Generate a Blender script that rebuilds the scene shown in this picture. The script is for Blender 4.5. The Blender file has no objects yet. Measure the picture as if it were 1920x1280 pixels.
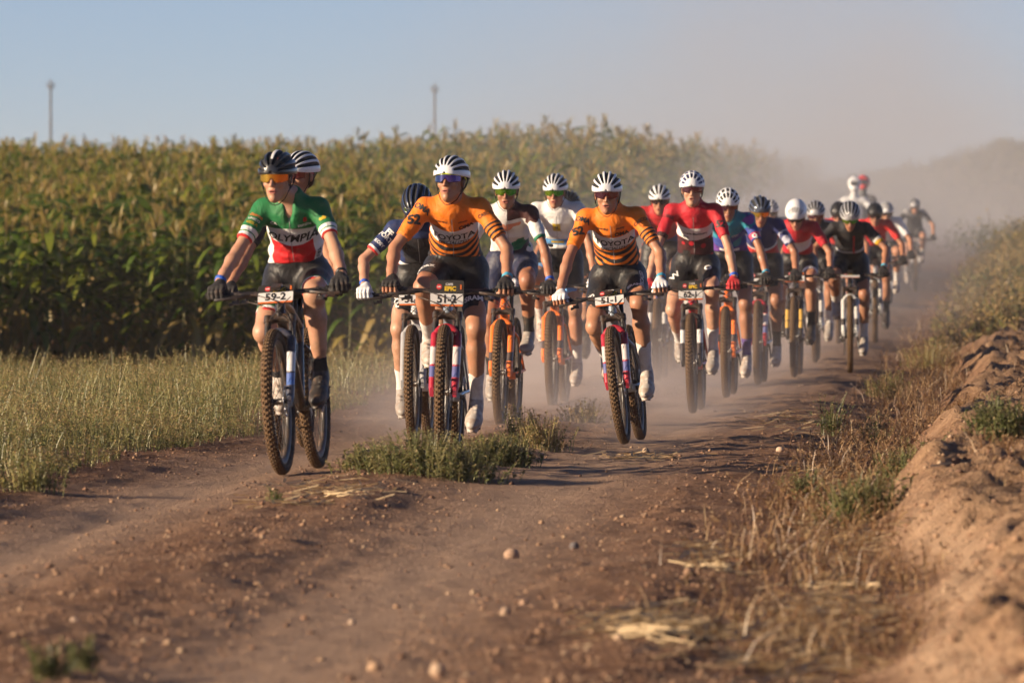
import bpy, math, random
import numpy as np
from mathutils import Vector, Matrix
from mathutils.bvhtree import BVHTree

random.seed(7)
rng = np.random.default_rng(7)
scn = bpy.context.scene
COL = scn.collection
R = math.radians

# ------------------------------------------------------------------ camera
F = 13333.0            # focal length in pixels of the 1920 px wide photograph (250 mm on 36 mm)
HC, HY = 1.40, 415.0   # camera height, horizon row
cam_d = bpy.data.cameras.new("camera")
cam = bpy.data.objects.new("camera", cam_d)
COL.objects.link(cam)
cam_d.sensor_width = 36.0
cam_d.lens = 250.0
cam_d.shift_y = -(640.0 - HY) / 1920.0
cam_d.clip_start, cam_d.clip_end = 0.5, 4000.0
cam.location = (0, 0, HC)
cam.rotation_euler = (R(90), 0, 0)
cam_d.dof.use_dof = True
cam_d.dof.focus_distance = 43.0
cam_d.dof.aperture_fstop = 6.3
cam_d.dof.aperture_blades = 9
scn.camera = cam

# ------------------------------------------------------------------ sky and sun
SUN_EL, SUN_AZ = R(14.5), R(71.5)      # azimuth measured from the camera side towards the left of the picture
sun_dir = Vector((-math.sin(SUN_AZ) * math.cos(SUN_EL), -math.cos(SUN_AZ) * math.cos(SUN_EL), math.sin(SUN_EL)))
wld = bpy.data.worlds.new("World")
scn.world = wld
wld.use_nodes = True
wn = wld.node_tree
sky = wn.nodes.new("ShaderNodeTexSky")
sky.sky_type = 'NISHITA'
sky.sun_disc = False
sky.sun_elevation = SUN_EL
sky.sun_rotation = math.atan2(sun_dir.x, sun_dir.y)
sky.altitude = 300
sky.air_density = 0.5
sky.dust_density = 0.2
sky.ozone_density = 3.0
bg = wn.nodes["Background"]
bg.inputs["Strength"].default_value = 0.058
tint = wn.nodes.new("ShaderNodeMix"); tint.data_type = 'RGBA'; tint.blend_type = 'MULTIPLY'   # white balance of the sky light
tint.inputs[0].default_value = 1.0
tint.inputs[7].default_value = (1.17, 0.965, 0.94, 1)
wn.links.new(sky.outputs["Color"], tint.inputs[6])
wn.links.new(tint.outputs[2], bg.inputs["Color"])
sun_l = bpy.data.lights.new("sun", 'SUN')
sun_l.energy = 5.0
sun_l.angle = R(0.55)
sun_l.color = (1.0, 0.79, 0.55)
sun = bpy.data.objects.new("sun", sun_l)
COL.objects.link(sun)
sun.rotation_euler = sun_dir.to_track_quat('Z', 'Y').to_euler()
sun.location = (-20, -10, 20)

scn.view_settings.view_transform = 'Standard'
scn.view_settings.look = 'None'
scn.view_settings.exposure = 1.03
scn.view_settings.gamma = 1.0
scn.render.engine = 'CYCLES'
scn.cycles.use_denoising = True
scn.cycles.max_bounces = 5
scn.cycles.diffuse_bounces = 2
scn.cycles.glossy_bounces = 2
scn.cycles.transmission_bounces = 3
scn.cycles.transparent_max_bounces = 8
scn.cycles.volume_bounces = 1
scn.cycles.volume_max_steps = 256
scn.cycles.use_adaptive_sampling = True
scn.cycles.adaptive_threshold = 0.03
scn.cycles.caustics_reflective = False
scn.cycles.caustics_refractive = False
# ------------------------------------------------------------------ helpers: linking, materials
def hexc(h):
    h = h.lstrip('#')
    c = [int(h[i:i + 2], 16) / 255 for i in (0, 2, 4)]
    return tuple((x / 12.92 if x <= 0.04045 else ((x + 0.055) / 1.055) ** 2.4) for x in c)

def tag(o, label=None, cat=None, group=None, kind=None):
    for k, v in (("label", label), ("category", cat), ("group", group), ("kind", kind)):
        if v:
            o[k] = v
    return o

def empty(name, loc=(0, 0, 0), rot=(0, 0, 0)):
    o = bpy.data.objects.new(name, None)
    o.empty_display_size = 0.1
    o.location = loc
    o.rotation_euler = rot
    COL.objects.link(o)
    return o

def link(name, me, parent=None, mat=None, loc=None, rot=None):
    """one mesh object; the material sits on the object so that mesh data can be shared"""
    o = bpy.data.objects.new(name, me)
    COL.objects.link(o)
    if parent is not None:
        o.parent = parent
    if loc is not None:
        o.location = loc
    if rot is not None:
        o.rotation_euler = rot
    if mat is not None:
        if not me.materials:
            me.materials.append(None)
        o.material_slots[0].link = 'OBJECT'
        o.material_slots[0].material = mat
    return o

def new_mesh(name, V, Fc, smooth=True, mats=None, mi=None):
    me = bpy.data.meshes.new(name)
    V = np.asarray(V, dtype=np.float32)
    if isinstance(Fc, np.ndarray):
        n, k = Fc.shape
        me.vertices.add(len(V)); me.vertices.foreach_set("co", V.ravel())
        me.loops.add(n * k); me.loops.foreach_set("vertex_index", Fc.astype(np.int32).ravel())
        me.polygons.add(n)
        me.polygons.foreach_set("loop_start", np.arange(0, n * k, k, dtype=np.int32))
        me.polygons.foreach_set("loop_total", np.full(n, k, dtype=np.int32))
        me.update(calc_edges=True)
    else:
        me.from_pydata([tuple(map(float, v)) for v in V], [], Fc)
    if smooth:
        me.polygons.foreach_set("use_smooth", np.ones(len(me.polygons), dtype=bool))
    if mats:
        for m in mats:
            me.materials.append(m)
    if mi is not None:
        me.polygons.foreach_set("material_index", np.asarray(mi, dtype=np.int32))
    me.validate()
    me.update()
    return me

def set_attr(me, name, arr):
    arr = np.asarray(arr, dtype=np.float32)
    if arr.ndim == 1:
        a = me.attributes.new(name, 'FLOAT', 'POINT'); a.data.foreach_set("value", arr)
    else:
        a = me.attributes.new(name, 'FLOAT_VECTOR', 'POINT'); a.data.foreach_set("vector", arr.ravel())

class NT:
    """tiny node-tree writer"""
    def __init__(s, m):
        s.t = m.node_tree; s.n = s.t.nodes; s.l = s.t.links
    def put(s, sock, v):
        if isinstance(v, bpy.types.NodeSocket):
            s.l.new(v, sock)
        else:
            if sock.type == 'RGBA' and len(v) == 3:
                v = (*v, 1)
            sock.default_value = v
    def math(s, op, a, b=0.0, c=None, clamp=False):
        nd = s.n.new("ShaderNodeMath"); nd.operation = op; nd.use_clamp = clamp
        s.put(nd.inputs[0], a); s.put(nd.inputs[1], b)
        if c is not None:
            s.put(nd.inputs[2], c)
        return nd.outputs[0]
    def mix(s, f, a, b, blend='MIX'):
        nd = s.n.new("ShaderNodeMix"); nd.data_type = 'RGBA'; nd.blend_type = blend
        s.put(nd.inputs[0], f); s.put(nd.inputs[6], a); s.put(nd.inputs[7], b)
        return nd.outputs[2]
    def noise(s, scale, detail=3, rough=0.55, vec=None, dist=0.0):
        nd = s.n.new("ShaderNodeTexNoise")
        nd.inputs["Scale"].default_value = scale; nd.inputs["Detail"].default_value = detail
        nd.inputs["Roughness"].default_value = rough; nd.inputs["Distortion"].default_value = dist
        if vec is not None:
            s.l.new(vec, nd.inputs["Vector"])
        return nd.outputs["Fac"]
    def coords(s, which="Object"):
        return s.n.new("ShaderNodeTexCoord").outputs[which]
    def mapping(s, vec, scale=(1, 1, 1), rot=(0, 0, 0)):
        nd = s.n.new("ShaderNodeMapping"); s.l.new(vec, nd.inputs[0])
        nd.inputs["Scale"].default_value = scale; nd.inputs["Rotation"].default_value = rot
        return nd.outputs[0]
    def sep(s, vec):
        nd = s.n.new("ShaderNodeSeparateXYZ"); s.l.new(vec, nd.inputs[0]); return nd.outputs
    def attr(s, name):
        nd = s.n.new("ShaderNodeAttribute"); nd.attribute_name = name; return nd
    def ramp(s, f, stops):
        nd = s.n.new("ShaderNodeValToRGB"); s.l.new(f, nd.inputs[0])
        el = nd.color_ramp.elements
        while len(el) < len(stops):
            el.new(0.5)
        for e, (p, c) in zip(el, stops):
            e.position = p; e.color = (*c, 1) if len(c) == 3 else c
        return nd.outputs[0]
    def smooth(s, f, a, b, lo=0.0, hi=1.0):
        nd = s.n.new("ShaderNodeMapRange"); nd.interpolation_type = 'SMOOTHSTEP'
        s.put(nd.inputs[0], f); nd.inputs[1].default_value = a; nd.inputs[2].default_value = b
        nd.inputs[3].default_value = lo; nd.inputs[4].default_value = hi
        return nd.outputs[0]
    def bump(s, h, strength=0.3, dist=0.01):
        nd = s.n.new("ShaderNodeBump"); nd.inputs["Strength"].default_value = strength
        nd.inputs["Distance"].default_value = dist; s.l.new(h, nd.inputs["Height"]); return nd.outputs[0]
    @property
    def bsdf(s):
        return s.n["Principled BSDF"]

def mat0(name):
    m = bpy.data.materials.new(name); m.use_nodes = True
    return m, NT(m)

_mc = {}
def mat(name, col, rough=0.6, metal=0.0, var=0.12, vscale=40.0, bump=0.0, bscale=200.0, sheen=0.0, coat=0.0, spec=0.5, dust=0.0):
    """plain material with a little procedural colour variation, relief and an optional film of road dust"""
    key = (name,)
    if key in _mc:
        return _mc[key]
    m, t = mat0(name)
    b = t.bsdf
    co = t.coords()
    n = t.noise(vscale, 3, 0.6, co)
    f = t.math('MULTIPLY_ADD', n, 2 * var, 1 - var)
    vm = t.n.new("ShaderNodeVectorMath"); vm.operation = 'SCALE'
    vm.inputs[0].default_value = col[:3]; t.l.new(f, vm.inputs["Scale"])
    c = vm.outputs[0]
    if dust > 0:
        n2 = t.noise(vscale * 0.35, 4, 0.65, co)
        k = t.smooth(n2, 0.62 - 0.5 * dust, 0.8 - 0.2 * dust, 0.1 * dust, min(0.95, 0.3 + dust * 0.6))
        c = t.mix(k, c, (0.23, 0.13, 0.075))
    t.l.new(c, b.inputs["Base Color"])
    b.inputs["Roughness"].default_value = rough
    b.inputs["Metallic"].default_value = metal
    b.inputs["Specular IOR Level"].default_value = spec
    if sheen:
        b.inputs["Sheen Weight"].default_value = sheen
    if coat:
        b.inputs["Coat Weight"].default_value = coat; b.inputs["Coat Roughness"].default_value = 0.08
    if bump:
        t.l.new(t.bump(t.noise(bscale, 4, 0.6, co), bump, 0.004), b.inputs["Normal"])
    _mc[key] = m
    return m

# ------------------------------------------------------------------ helpers: meshes
class MB:
    """collects boxes, tubes, lathes into one mesh"""
    def __init__(s):
        s.v, s.f = [], []
    def add(s, V, Fc):
        o = len(s.v)
        s.v.extend([tuple(map(float, p)) for p in V])
        s.f.extend([tuple(i + o for i in f) for f in Fc])
        return s
    def box(s, c, d, M=None):
        c = np.array(c, float); d = np.array(d, float) / 2
        P = np.array([(x, y, z) for x in (-1, 1) for y in (-1, 1) for z in (-1, 1)], float) * d
        if M is not None:
            P = P @ np.array(M, float).T
        return s.add(P + c, [(0, 1, 3, 2), (4, 6, 7, 5), (0, 4, 5, 1), (2, 3, 7, 6), (0, 2, 6, 4), (1, 5, 7, 3)])
    def tube(s, pts, r, n=10, closed=False, flat=None, caps=True):
        P = [np.array(p, float) for p in pts]
        m = len(P)
        rs = [r] * m if np.isscalar(r) else list(r)
        V, Fc = [], []
        prev = None
        for i in range(m):
            if closed:
                tg = P[(i + 1) % m] - P[i - 1]
            else:
                tg = P[min(i + 1, m - 1)] - P[max(i - 1, 0)]
            tg = tg / (np.linalg.norm(tg) + 1e-9)
            if prev is None:
                a = np.array((0, 0, 1.0)) if abs(tg[2]) < 0.9 else np.array((1.0, 0, 0))
                u = np.cross(tg, a)
            else:
                u = prev - tg * np.dot(prev, tg)
            u /= np.linalg.norm(u) + 1e-9
            prev = u
            w = np.cross(tg, u)
            fl = flat if flat else 1.0
            for k in range(n):
                a = 2 * math.pi * k / n
                V.append(P[i] + rs[i] * (math.cos(a) * u + fl * math.sin(a) * w))
        for i in range(m if closed else m - 1):
            for k in range(n):
                a, b = i * n + k, i * n + (k + 1) % n
                j = (i + 1) % m
                Fc.append((a, b, j * n + (k + 1) % n, j * n + k))
        if not closed and caps:
            Fc.append(tuple(range(n - 1, -1, -1)))
            Fc.append(tuple((m - 1) * n + k for k in range(n)))
        return s.add(V, Fc)
    def lathe_x(s, prof, n=48, c=(0, 0, 0), closed=True):
        """profile of (x, radius) revolved about the x axis"""
        V, Fc = [], []
        m = len(prof)
        for i in range(n):
            a = 2 * math.pi * i / n
            for (x, r) in prof:
                V.append((c[0] + x, c[1] + r * math.cos(a), c[2] + r * math.sin(a)))
        for i in range(n):
            j = (i + 1) % n
            for k in range(m if closed else m - 1):
                l = (k + 1) % m
                Fc.append((i * m + k, i * m + l, j * m + l, j * m + k))
        return s.add(V, Fc)
    def build(s, name, smooth=True):
        me = new_mesh(name, s.v, s.f, smooth)
        return me

def smooth_by_angle(me, deg=35):
    me.polygons.foreach_set("use_smooth", np.ones(len(me.polygons), dtype=bool))
    import bmesh
    bm = bmesh.new(); bm.from_mesh(me)
    c = math.cos(R(deg))
    for e in bm.edges:
        if len(e.link_faces) == 2 and e.link_faces[0].normal.dot(e.link_faces[1].normal) < c:
            e.smooth = False
    bm.to_mesh(me); bm.free()
    return me

# ------------------------------------------------------------------ distance fields and surface nets
def rcone(a, b, ra, rb):
    a = np.array(a, np.float32); b = np.array(b, np.float32); ba = b - a; L = float(ba @ ba) + 1e-12
    rm = max(ra, rb)
    def f(x, y, z):
        px, py, pz = x - a[0], y - a[1], z - a[2]
        h = np.clip((px * ba[0] + py * ba[1] + pz * ba[2]) / L, 0, 1)
        return np.sqrt((px - h * ba[0]) ** 2 + (py - h * ba[1]) ** 2 + (pz - h * ba[2]) ** 2) - (ra + (rb - ra) * h)
    return f, np.minimum(a, b) - rm, np.maximum(a, b) + rm

def ell(c, r, M=None):
    c = np.array(c, np.float32); r = np.array(r, np.float32)
    M = np.eye(3, dtype=np.float32) if M is None else np.array(M, np.float32)
    def f(x, y, z):
        px, py, pz = x - c[0], y - c[1], z - c[2]
        q = [M[0, i] * px + M[1, i] * py + M[2, i] * pz for i in range(3)]
        k0 = np.sqrt((q[0] / r[0]) ** 2 + (q[1] / r[1]) ** 2 + (q[2] / r[2]) ** 2)
        k1 = np.sqrt((q[0] / r[0] ** 2) ** 2 + (q[1] / r[1] ** 2) ** 2 + (q[2] / r[2] ** 2) ** 2)
        return k0 * (k0 - 1) / (k1 + 1e-6)
    e = np.abs(M) @ r
    return f, c - e, c + e

def clip(prim, p, n):
    f0, lo, hi = prim
    n = np.array(n, float); n /= np.linalg.norm(n); p = np.array(p, float)
    def f(x, y, z):
        return np.maximum(f0(x, y, z), (x - p[0]) * n[0] + (y - p[1]) * n[1] + (z - p[2]) * n[2])
    return f, lo, hi

def grow(prim, e):
    f0, lo, hi = prim
    return (lambda x, y, z: f0(x, y, z) - e), lo - abs(e), hi + abs(e)

class Field:
    def __init__(s, lo, hi, h):
        s.lo = np.array(lo, np.float32) - 3 * h; s.h = h
        n = np.ceil((np.array(hi) + 3 * h - s.lo) / h).astype(int) + 1
        s.ax = [s.lo[i] + h * np.arange(n[i], dtype=np.float32) for i in range(3)]
        s.D = np.full(n, 0.25, np.float32)
    def add(s, prim, k=0.0, sub=False):
        f, lo, hi = prim
        m = k + 3 * s.h + 0.02
        sl = tuple(slice(int(np.searchsorted(s.ax[i], lo[i] - m)), int(np.searchsorted(s.ax[i], hi[i] + m))) for i in range(3))
        x = s.ax[0][sl[0]][:, None, None]; y = s.ax[1][sl[1]][None, :, None]; z = s.ax[2][sl[2]][None, None, :]
        if 0 in (x.size, y.size, z.size):
            return s
        d = f(x, y, z).astype(np.float32)
        A = s.D[sl]
        if sub:
            if k > 0:
                h = np.maximum(k - np.abs(A + d), 0) / k; s.D[sl] = np.maximum(A, -d) + h * h * k * 0.25
            else:
                s.D[sl] = np.maximum(A, -d)
        elif k > 0:
            h = np.maximum(k - np.abs(A - d), 0) / k
            s.D[sl] = np.minimum(A, d) - h * h * k * 0.25
        else:
            s.D[sl] = np.minimum(A, d)
        return s
    def cut(s, p, n):
        n = np.array(n, float); n /= np.linalg.norm(n)
        d = (s.ax[0] - p[0])[:, None, None] * n[0] + (s.ax[1] - p[1])[None, :, None] * n[1] + (s.ax[2] - p[2])[None, None, :] * n[2]
        s.D = np.maximum(s.D, d.astype(np.float32))
        return s
    def net(s):
        D = s.D; S = D < 0
        nx, ny, nz = D.shape
        cs = np.zeros((nx - 1, ny - 1, nz - 1), np.int8)
        for dx in (0, 1):
            for dy in (0, 1):
                for dz in (0, 1):
                    cs += S[dx:nx - 1 + dx, dy:ny - 1 + dy, dz:nz - 1 + dz]
        ci = np.argwhere((cs > 0) & (cs < 8))
        idx = np.full(cs.shape, -1, np.int32)
        idx[ci[:, 0], ci[:, 1], ci[:, 2]] = np.arange(len(ci))
        acc = np.zeros((len(ci), 3)); cnt = np.zeros(len(ci))
        corners = [(0, 0, 0), (1, 0, 0), (0, 1, 0), (1, 1, 0), (0, 0, 1), (1, 0, 1), (0, 1, 1), (1, 1, 1)]
        edges = [(a, b) for a in range(8) for b in range(a + 1, 8) if sum(abs(np.array(corners[a]) - np.array(corners[b]))) == 1]
        cv = [D[ci[:, 0] + c[0], ci[:, 1] + c[1], ci[:, 2] + c[2]] for c in corners]
        for a, b in edges:
            m = (cv[a] < 0) != (cv[b] < 0)
            t = np.where(m, cv[a] / (cv[a] - cv[b] + 1e-12), 0)[:, None]
            p = np.array(corners[a]) + t * (np.array(corners[b]) - np.array(corners[a]))
            acc += p * m[:, None]; cnt += m
        V = (ci + acc / np.maximum(cnt, 1)[:, None]) * s.h + s.lo
        quads = []
        for ax in range(3):
            sl0 = [slice(None)] * 3; sl1 = [slice(None)] * 3
            sl0[ax] = slice(0, -1); sl1[ax] = slice(1, None)
            a, b = S[tuple(sl0)], S[tuple(sl1)]
            e = np.argwhere(a != b)
            u, w = (ax + 1) % 3, (ax + 2) % 3
            ok = (e[:, u] > 0) & (e[:, w] > 0) & (e[:, u] < cs.shape[u]) & (e[:, w] < cs.shape[w])
            e = e[ok]
            flip = a[e[:, 0], e[:, 1], e[:, 2]]
            def q(du, dw):
                k = e.copy(); k[:, u] -= du; k[:, w] -= dw
                return idx[k[:, 0], k[:, 1], k[:, 2]]
            Q = np.stack([q(1, 1), q(0, 1), q(0, 0), q(1, 0)], 1)
            Q[~flip] = Q[~flip][:, ::-1]
            quads.append(Q)
        Q = np.concatenate(quads)
        return V.astype(np.float32), Q[(Q >= 0).all(1)]

def lap(V, Q, it=2, lam=0.5):
    """a few rounds of vertex smoothing"""
    e = np.concatenate([Q[:, [0, 1]], Q[:, [1, 2]], Q[:, [2, 3]], Q[:, [3, 0]]])
    for _ in range(it):
        acc = np.zeros_like(V); cnt = np.zeros(len(V), np.float32)
        for a, b in ((0, 1), (1, 0)):
            for c in range(3):
                acc[:, c] += np.bincount(e[:, a], V[e[:, b], c], len(V))
            cnt += np.bincount(e[:, a], minlength=len(V))
        V = V * (1 - lam) + lam * acc / np.maximum(cnt, 1)[:, None]
    return V.astype(np.float32)

# value noise on numpy arrays
_perm = np.random.default_rng(3).random((256, 256)).astype(np.float32)
def vnoise(x, y):
    xi = np.floor(x).astype(int); yi = np.floor(y).astype(int)
    fx = x - xi; fy = y - yi
    fx = fx * fx * (3 - 2 * fx); fy = fy * fy * (3 - 2 * fy)
    g = lambda a, b: _perm[a % 256, b % 256]
    return (g(xi, yi) * (1 - fx) + g(xi + 1, yi) * fx) * (1 - fy) + (g(xi, yi + 1) * (1 - fx) + g(xi + 1, yi + 1) * fx) * fy
def fbm(x, y, o=4, g=0.5):
    s, a, t = 0, 1.0, 0
    for i in range(o):
        s = s + a * (vnoise(x * 2 ** i + 17.3 * i, y * 2 ** i + 5.1 * i) - 0.5); t += a; a *= g
    return s / t * 2

# flat lettering turned into a mesh, optionally wrapped on a surface
_tc = {}
def text_tris(s, bold=0.0, shear=0.0, cuts=1):
    key = (s, bold, shear, cuts)
    if key in _tc:
        return _tc[key]
    cu = bpy.data.curves.new("lettering", 'FONT')
    cu.body = s; cu.size = 1.0; cu.align_x = 'CENTER'; cu.align_y = 'CENTER'; cu.offset = bold; cu.shear = shear
    cu.resolution_u = 3
    o = bpy.data.objects.new("lettering", cu); COL.objects.link(o)
    me = bpy.data.meshes.new_from_object(o.evaluated_get(bpy.context.evaluated_depsgraph_get()))
    import bmesh
    bm = bmesh.new(); bm.from_mesh(me)
    bmesh.ops.triangulate(bm, faces=bm.faces)
    for _ in range(cuts):
        ed = [e for e in bm.edges if e.calc_length() > 0.16]
        if ed:
            bmesh.ops.subdivide_edges(bm, edges=ed, cuts=2)
            bmesh.ops.triangulate(bm, faces=bm.faces)
    V = np.array([v.co[:2] for v in bm.verts]); Fc = [tuple(v.index for v in f.verts) for f in bm.faces]
    bm.free()
    bpy.data.objects.remove(o); bpy.data.curves.remove(cu); bpy.data.meshes.remove(me)
    _tc[key] = (V, Fc)
    return V, Fc
# ------------------------------------------------------------------ lie of the land
def sstep(x, a, b):
    t = np.clip((x - a) / (b - a), 0, 1); return t * t * (3 - 2 * t)

def road_left(Y):
    return -2.37 + 0.061 * (Y - 33.0) - 0.00045 * np.maximum(Y - 95, 0) ** 2 * 0
def berm_edge(Y):
    return 1.88 + 0.071 * (Y - 33.0) + 0.36 * sstep(-Y, -31.0, -17.0) + 0.10 * np.sin(Y * 0.55) + 0.05 * np.sin(Y * 1.7 + 1)

_ky = [0, 15, 30, 36, 38.6, 44, 52, 67, 85, 105, 125, 160, 220, 400, 3000]
_kz = [0.10, 0.12, 0.13, 0.13, 0.115, 0.02, -0.013, -0.014, 0.03, 0.12, 0.22, 0.40, 0.70, 1.4, 3.0]
def ground_z(X, Y):
    X = np.asarray(X, float); Y = np.asarray(Y, float)
    z = np.interp(Y, _ky, _kz)
    # smooth the kinks a little
    z = 0.5 * z + 0.25 * np.interp(Y - 2.0, _ky, _kz) + 0.25 * np.interp(Y + 2.0, _ky, _kz)
    r = X - road_left(Y)
    # sunken field edge on the left, rising again into a hillside
    fieldz = np.interp(Y, [0, 45, 62, 92, 97, 112, 150, 200, 300, 3000], [0.10, 0.0, -0.05, -0.50, -0.50, -0.30, 0.80, 1.35, 2.0, 4.0])
    fieldz = fieldz + 0.38 * np.exp(-((X - 1.0) / 3.2) ** 2 - ((Y - 150) / 26.0) ** 2) - 0.10 * np.exp(-((X + 9.0) / 4.0) ** 2 - ((Y - 150) / 30.0) ** 2)
    k = sstep(-r, 0.4, np.interp(Y, [0, 100, 115], [3.2, 3.0, 1.6])) * sstep(Y, 40, 60)
    z = z * (1 - k) + np.minimum(fieldz, fieldz * 1.0) * k
    # shallow ditch, then the ridge of graded soil on the right
    b = X - berm_edge(Y)
    z = z - 0.05 * sstep(r, 3.3, 4.0) * (1 - sstep(b, -0.2, 0.1))
    hb = 0.185 + 0.045 * np.sin(Y * 0.21 + 0.5)
    z = z + hb * sstep(b, -0.10, 0.26) + 0.10 * sstep(b, 0.3, 1.6)
    z = z + 1.2 * sstep(b, 2.0, 14.0) * sstep(Y, 60, 160)
    return z
# ------------------------------------------------------------------ bicycle meshes (shared by all bicycles); riding direction is -y, ground z = 0 under the bottom bracket
WR = 0.368
FAX, RAX, BB = np.array((0, -0.70, WR)), np.array((0, 0.445, WR)), np.array((0, 0, 0.335))
CR = 0.172
LEGD = np.array((0, 0.21, 0.392)); LEGD = LEGD / np.linalg.norm(LEGD)

def tyre_mesh():
    mb = MB()
    prof = []
    for k in range(14):
        a = math.pi * (k / 13.0) * 1.5 - 0.25 * math.pi
        prof.append((0.029 * math.cos(a), 0.336 + 0.0285 * math.sin(a)))
    mb.lathe_x(prof, 72, closed=True)
    nb = len(mb.f)
    N = 80
    for i in range(N):
        for (off, x, w, l, ang) in ((0, -0.006, 0.0085, 0.0135, 0.0), (0.5, 0.006, 0.0085, 0.0135, 0.0),
                                    (0.25, -0.0175, 0.0075, 0.0125, 0.55), (0.75, 0.0175, 0.0075, 0.0125, -0.55),
                                    (0.0, 0.0255, 0.006, 0.013, -1.0), (0.5, -0.0255, 0.006, 0.013, 1.0)):
            a = 2 * math.pi * (i + off) / N
            rr = 0.336 + 0.0305 * math.cos(ang)
            xx = x
            ca, sa = math.cos(a), math.sin(a)
            M = np.array([(math.cos(ang), 0, -math.sin(ang)), (0, 1, 0), (math.sin(ang), 0, math.cos(ang))])
            Rx = np.array([(1, 0, 0), (0, ca, sa), (0, -sa, ca)])
            mb.box(Rx @ np.array((xx, 0, rr)), (w, l, 0.0042), Rx @ M)
    me = mb.build("tyre")
    mi = np.ones(len(mb.f), int)
    cen = np.array([np.mean([mb.v[i] for i in f], axis=0) for f in mb.f[:nb]])
    rad = np.hypot(cen[:, 1], cen[:, 2])
    mi[:nb] = np.where(rad > 0.352, 1, 0)
    return me, mi

def rim_mesh():
    mb = MB()
    mb.lathe_x([(-0.0155, 0.318), (0.0155, 0.318), (0.0165, 0.308), (0.011, 0.288), (0, 0.284), (-0.011, 0.288), (-0.0165, 0.308)], 64)
    return mb.build("rim")

def spoke_mesh():
    mb = MB()
    for i in range(28):
        a = 2 * math.pi * i / 28
        side = 1 if i % 2 else -1
        b = a + (0.45 if (i // 2) % 2 else -0.45)
        p = (side * 0.028, 0.022 * math.cos(b), 0.022 * math.sin(b)); q = (0, 0.287 * math.cos(a), 0.287 * math.sin(a))
        mb.tube([p, q], 0.0014, 4, caps=False)
    return mb.build("spokes")

def hub_mesh():
    mb = MB()
    mb.lathe_x([(-0.052, 0.010), (-0.045, 0.013), (-0.034, 0.014), (-0.032, 0.027), (-0.026, 0.027), (-0.022, 0.017), (0.022, 0.017),
                (0.026, 0.027), (0.032, 0.027), (0.034, 0.014), (0.045, 0.013), (0.052, 0.010), (0.052, 0.003), (-0.052, 0.003)], 20)
    return mb.build("hub")

def disc_mesh():
    mb = MB()
    mb.lathe_x([(-0.001, 0.080), (0.001, 0.080), (0.001, 0.066), (-0.001, 0.066)], 40, c=(0.040, 0, 0))
    for i in range(6):
        a = i * math.pi / 3
        mb.tube([(0.040, 0.018 * math.cos(a), 0.018 * math.sin(a)), (0.040, 0.068 * math.cos(a + 0.5), 0.068 * math.sin(a + 0.5))], 0.004, 4)
    return mb.build("brake_disc")

HT_T, HT_B = np.array((0, -0.425, 0.890)), np.array((0, -0.466, 0.790))
def frame_mesh():
    mb = MB()
    mb.tube([HT_T, HT_B], [0.024, 0.027], 14)
    mb.tube([HT_B + (0, 0.012, 0.012), BB + (0, -0.20, 0.215), BB], [0.027, 0.031, 0.030], 14, flat=1.15)
    st = np.array((0, 0.150, 0.770))
    mb.tube([HT_T + (0, 0.006, -0.022), (0, -0.15, 0.835), st + (0, -0.01, -0.03)], [0.022, 0.019, 0.017], 12)
    mb.tube([BB, st], [0.022, 0.0175], 12)
    mb.tube([BB + (-0.046, 0, 0), BB + (0.046, 0, 0)], 0.026, 14)
    for s in (-1, 1):
        mb.tube([BB + (s * 0.034, 0.02, 0.0), (s * 0.048, 0.16, 0.352), (s * 0.070, 0.445, WR)], [0.013, 0.011, 0.010], 8)
        mb.tube([(s * 0.020, 0.118, 0.64), (s * 0.045, 0.20, 0.60), (s * 0.066, 0.445, WR)], [0.010, 0.009, 0.008], 8)
    mb.tube([(0, 0.11, 0.655), (0, -0.03, 0.765)], [0.014, 0.018], 10)
    return smooth_by_angle(mb.build("frame"))

def fork_lower_mesh():
    """one mesh for both lower legs and the arch over the tyre"""
    mb = MB()
    for s in (-1, 1):
        a = FAX + (s * 0.062, 0, 0)
        mb.tube([a - LEGD * 0.018, a + LEGD * 0.03, a + LEGD * 0.20, a + LEGD * 0.345, a + LEGD * 0.36], [0.013, 0.021, 0.0225, 0.0235, 0.021], 12)
        mb.box(a + (0, -0.002, 0), (0.02, 0.05, 0.05))
    arch = [FAX + (0.060 * math.cos(t), 0, 0) + LEGD * (0.335 + 0.072 * math.sin(t)) + np.array((0, -0.026 * math.sin(t), 0)) for t in np.linspace(0, math.pi, 11)]
    mb.tube(arch, [0.016, 0.014, 0.013, 0.0125, 0.012, 0.012, 0.012, 0.0125, 0.013, 0.014, 0.016], 10, flat=1.3)
    return smooth_by_angle(mb.build("fork_lowers"))

def fork_crown_mesh():
    mb = MB()
    for s in (-1, 1):
        a = FAX + (s * 0.062, 0.0, 0)
        mb.tube([a + LEGD * 0.34, a + LEGD * 0.458], 0.017, 12)
        mb.tube([a + LEGD * 0.452, a + LEGD * 0.49], [0.0215, 0.0205], 12)
    cs = [FAX + (x, 0.0 + 0.012 * (1 - abs(x) / 0.062), 0) + LEGD * (0.462 + 0.018 * (1 - (x / 0.062) ** 2)) for x in np.linspace(-0.062, 0.062, 9)]
    mb.tube(cs, [0.021, 0.022, 0.024, 0.026, 0.028, 0.026, 0.024, 0.022, 0.021], 12)
    return smooth_by_angle(mb.build("fork_crown"))

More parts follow.
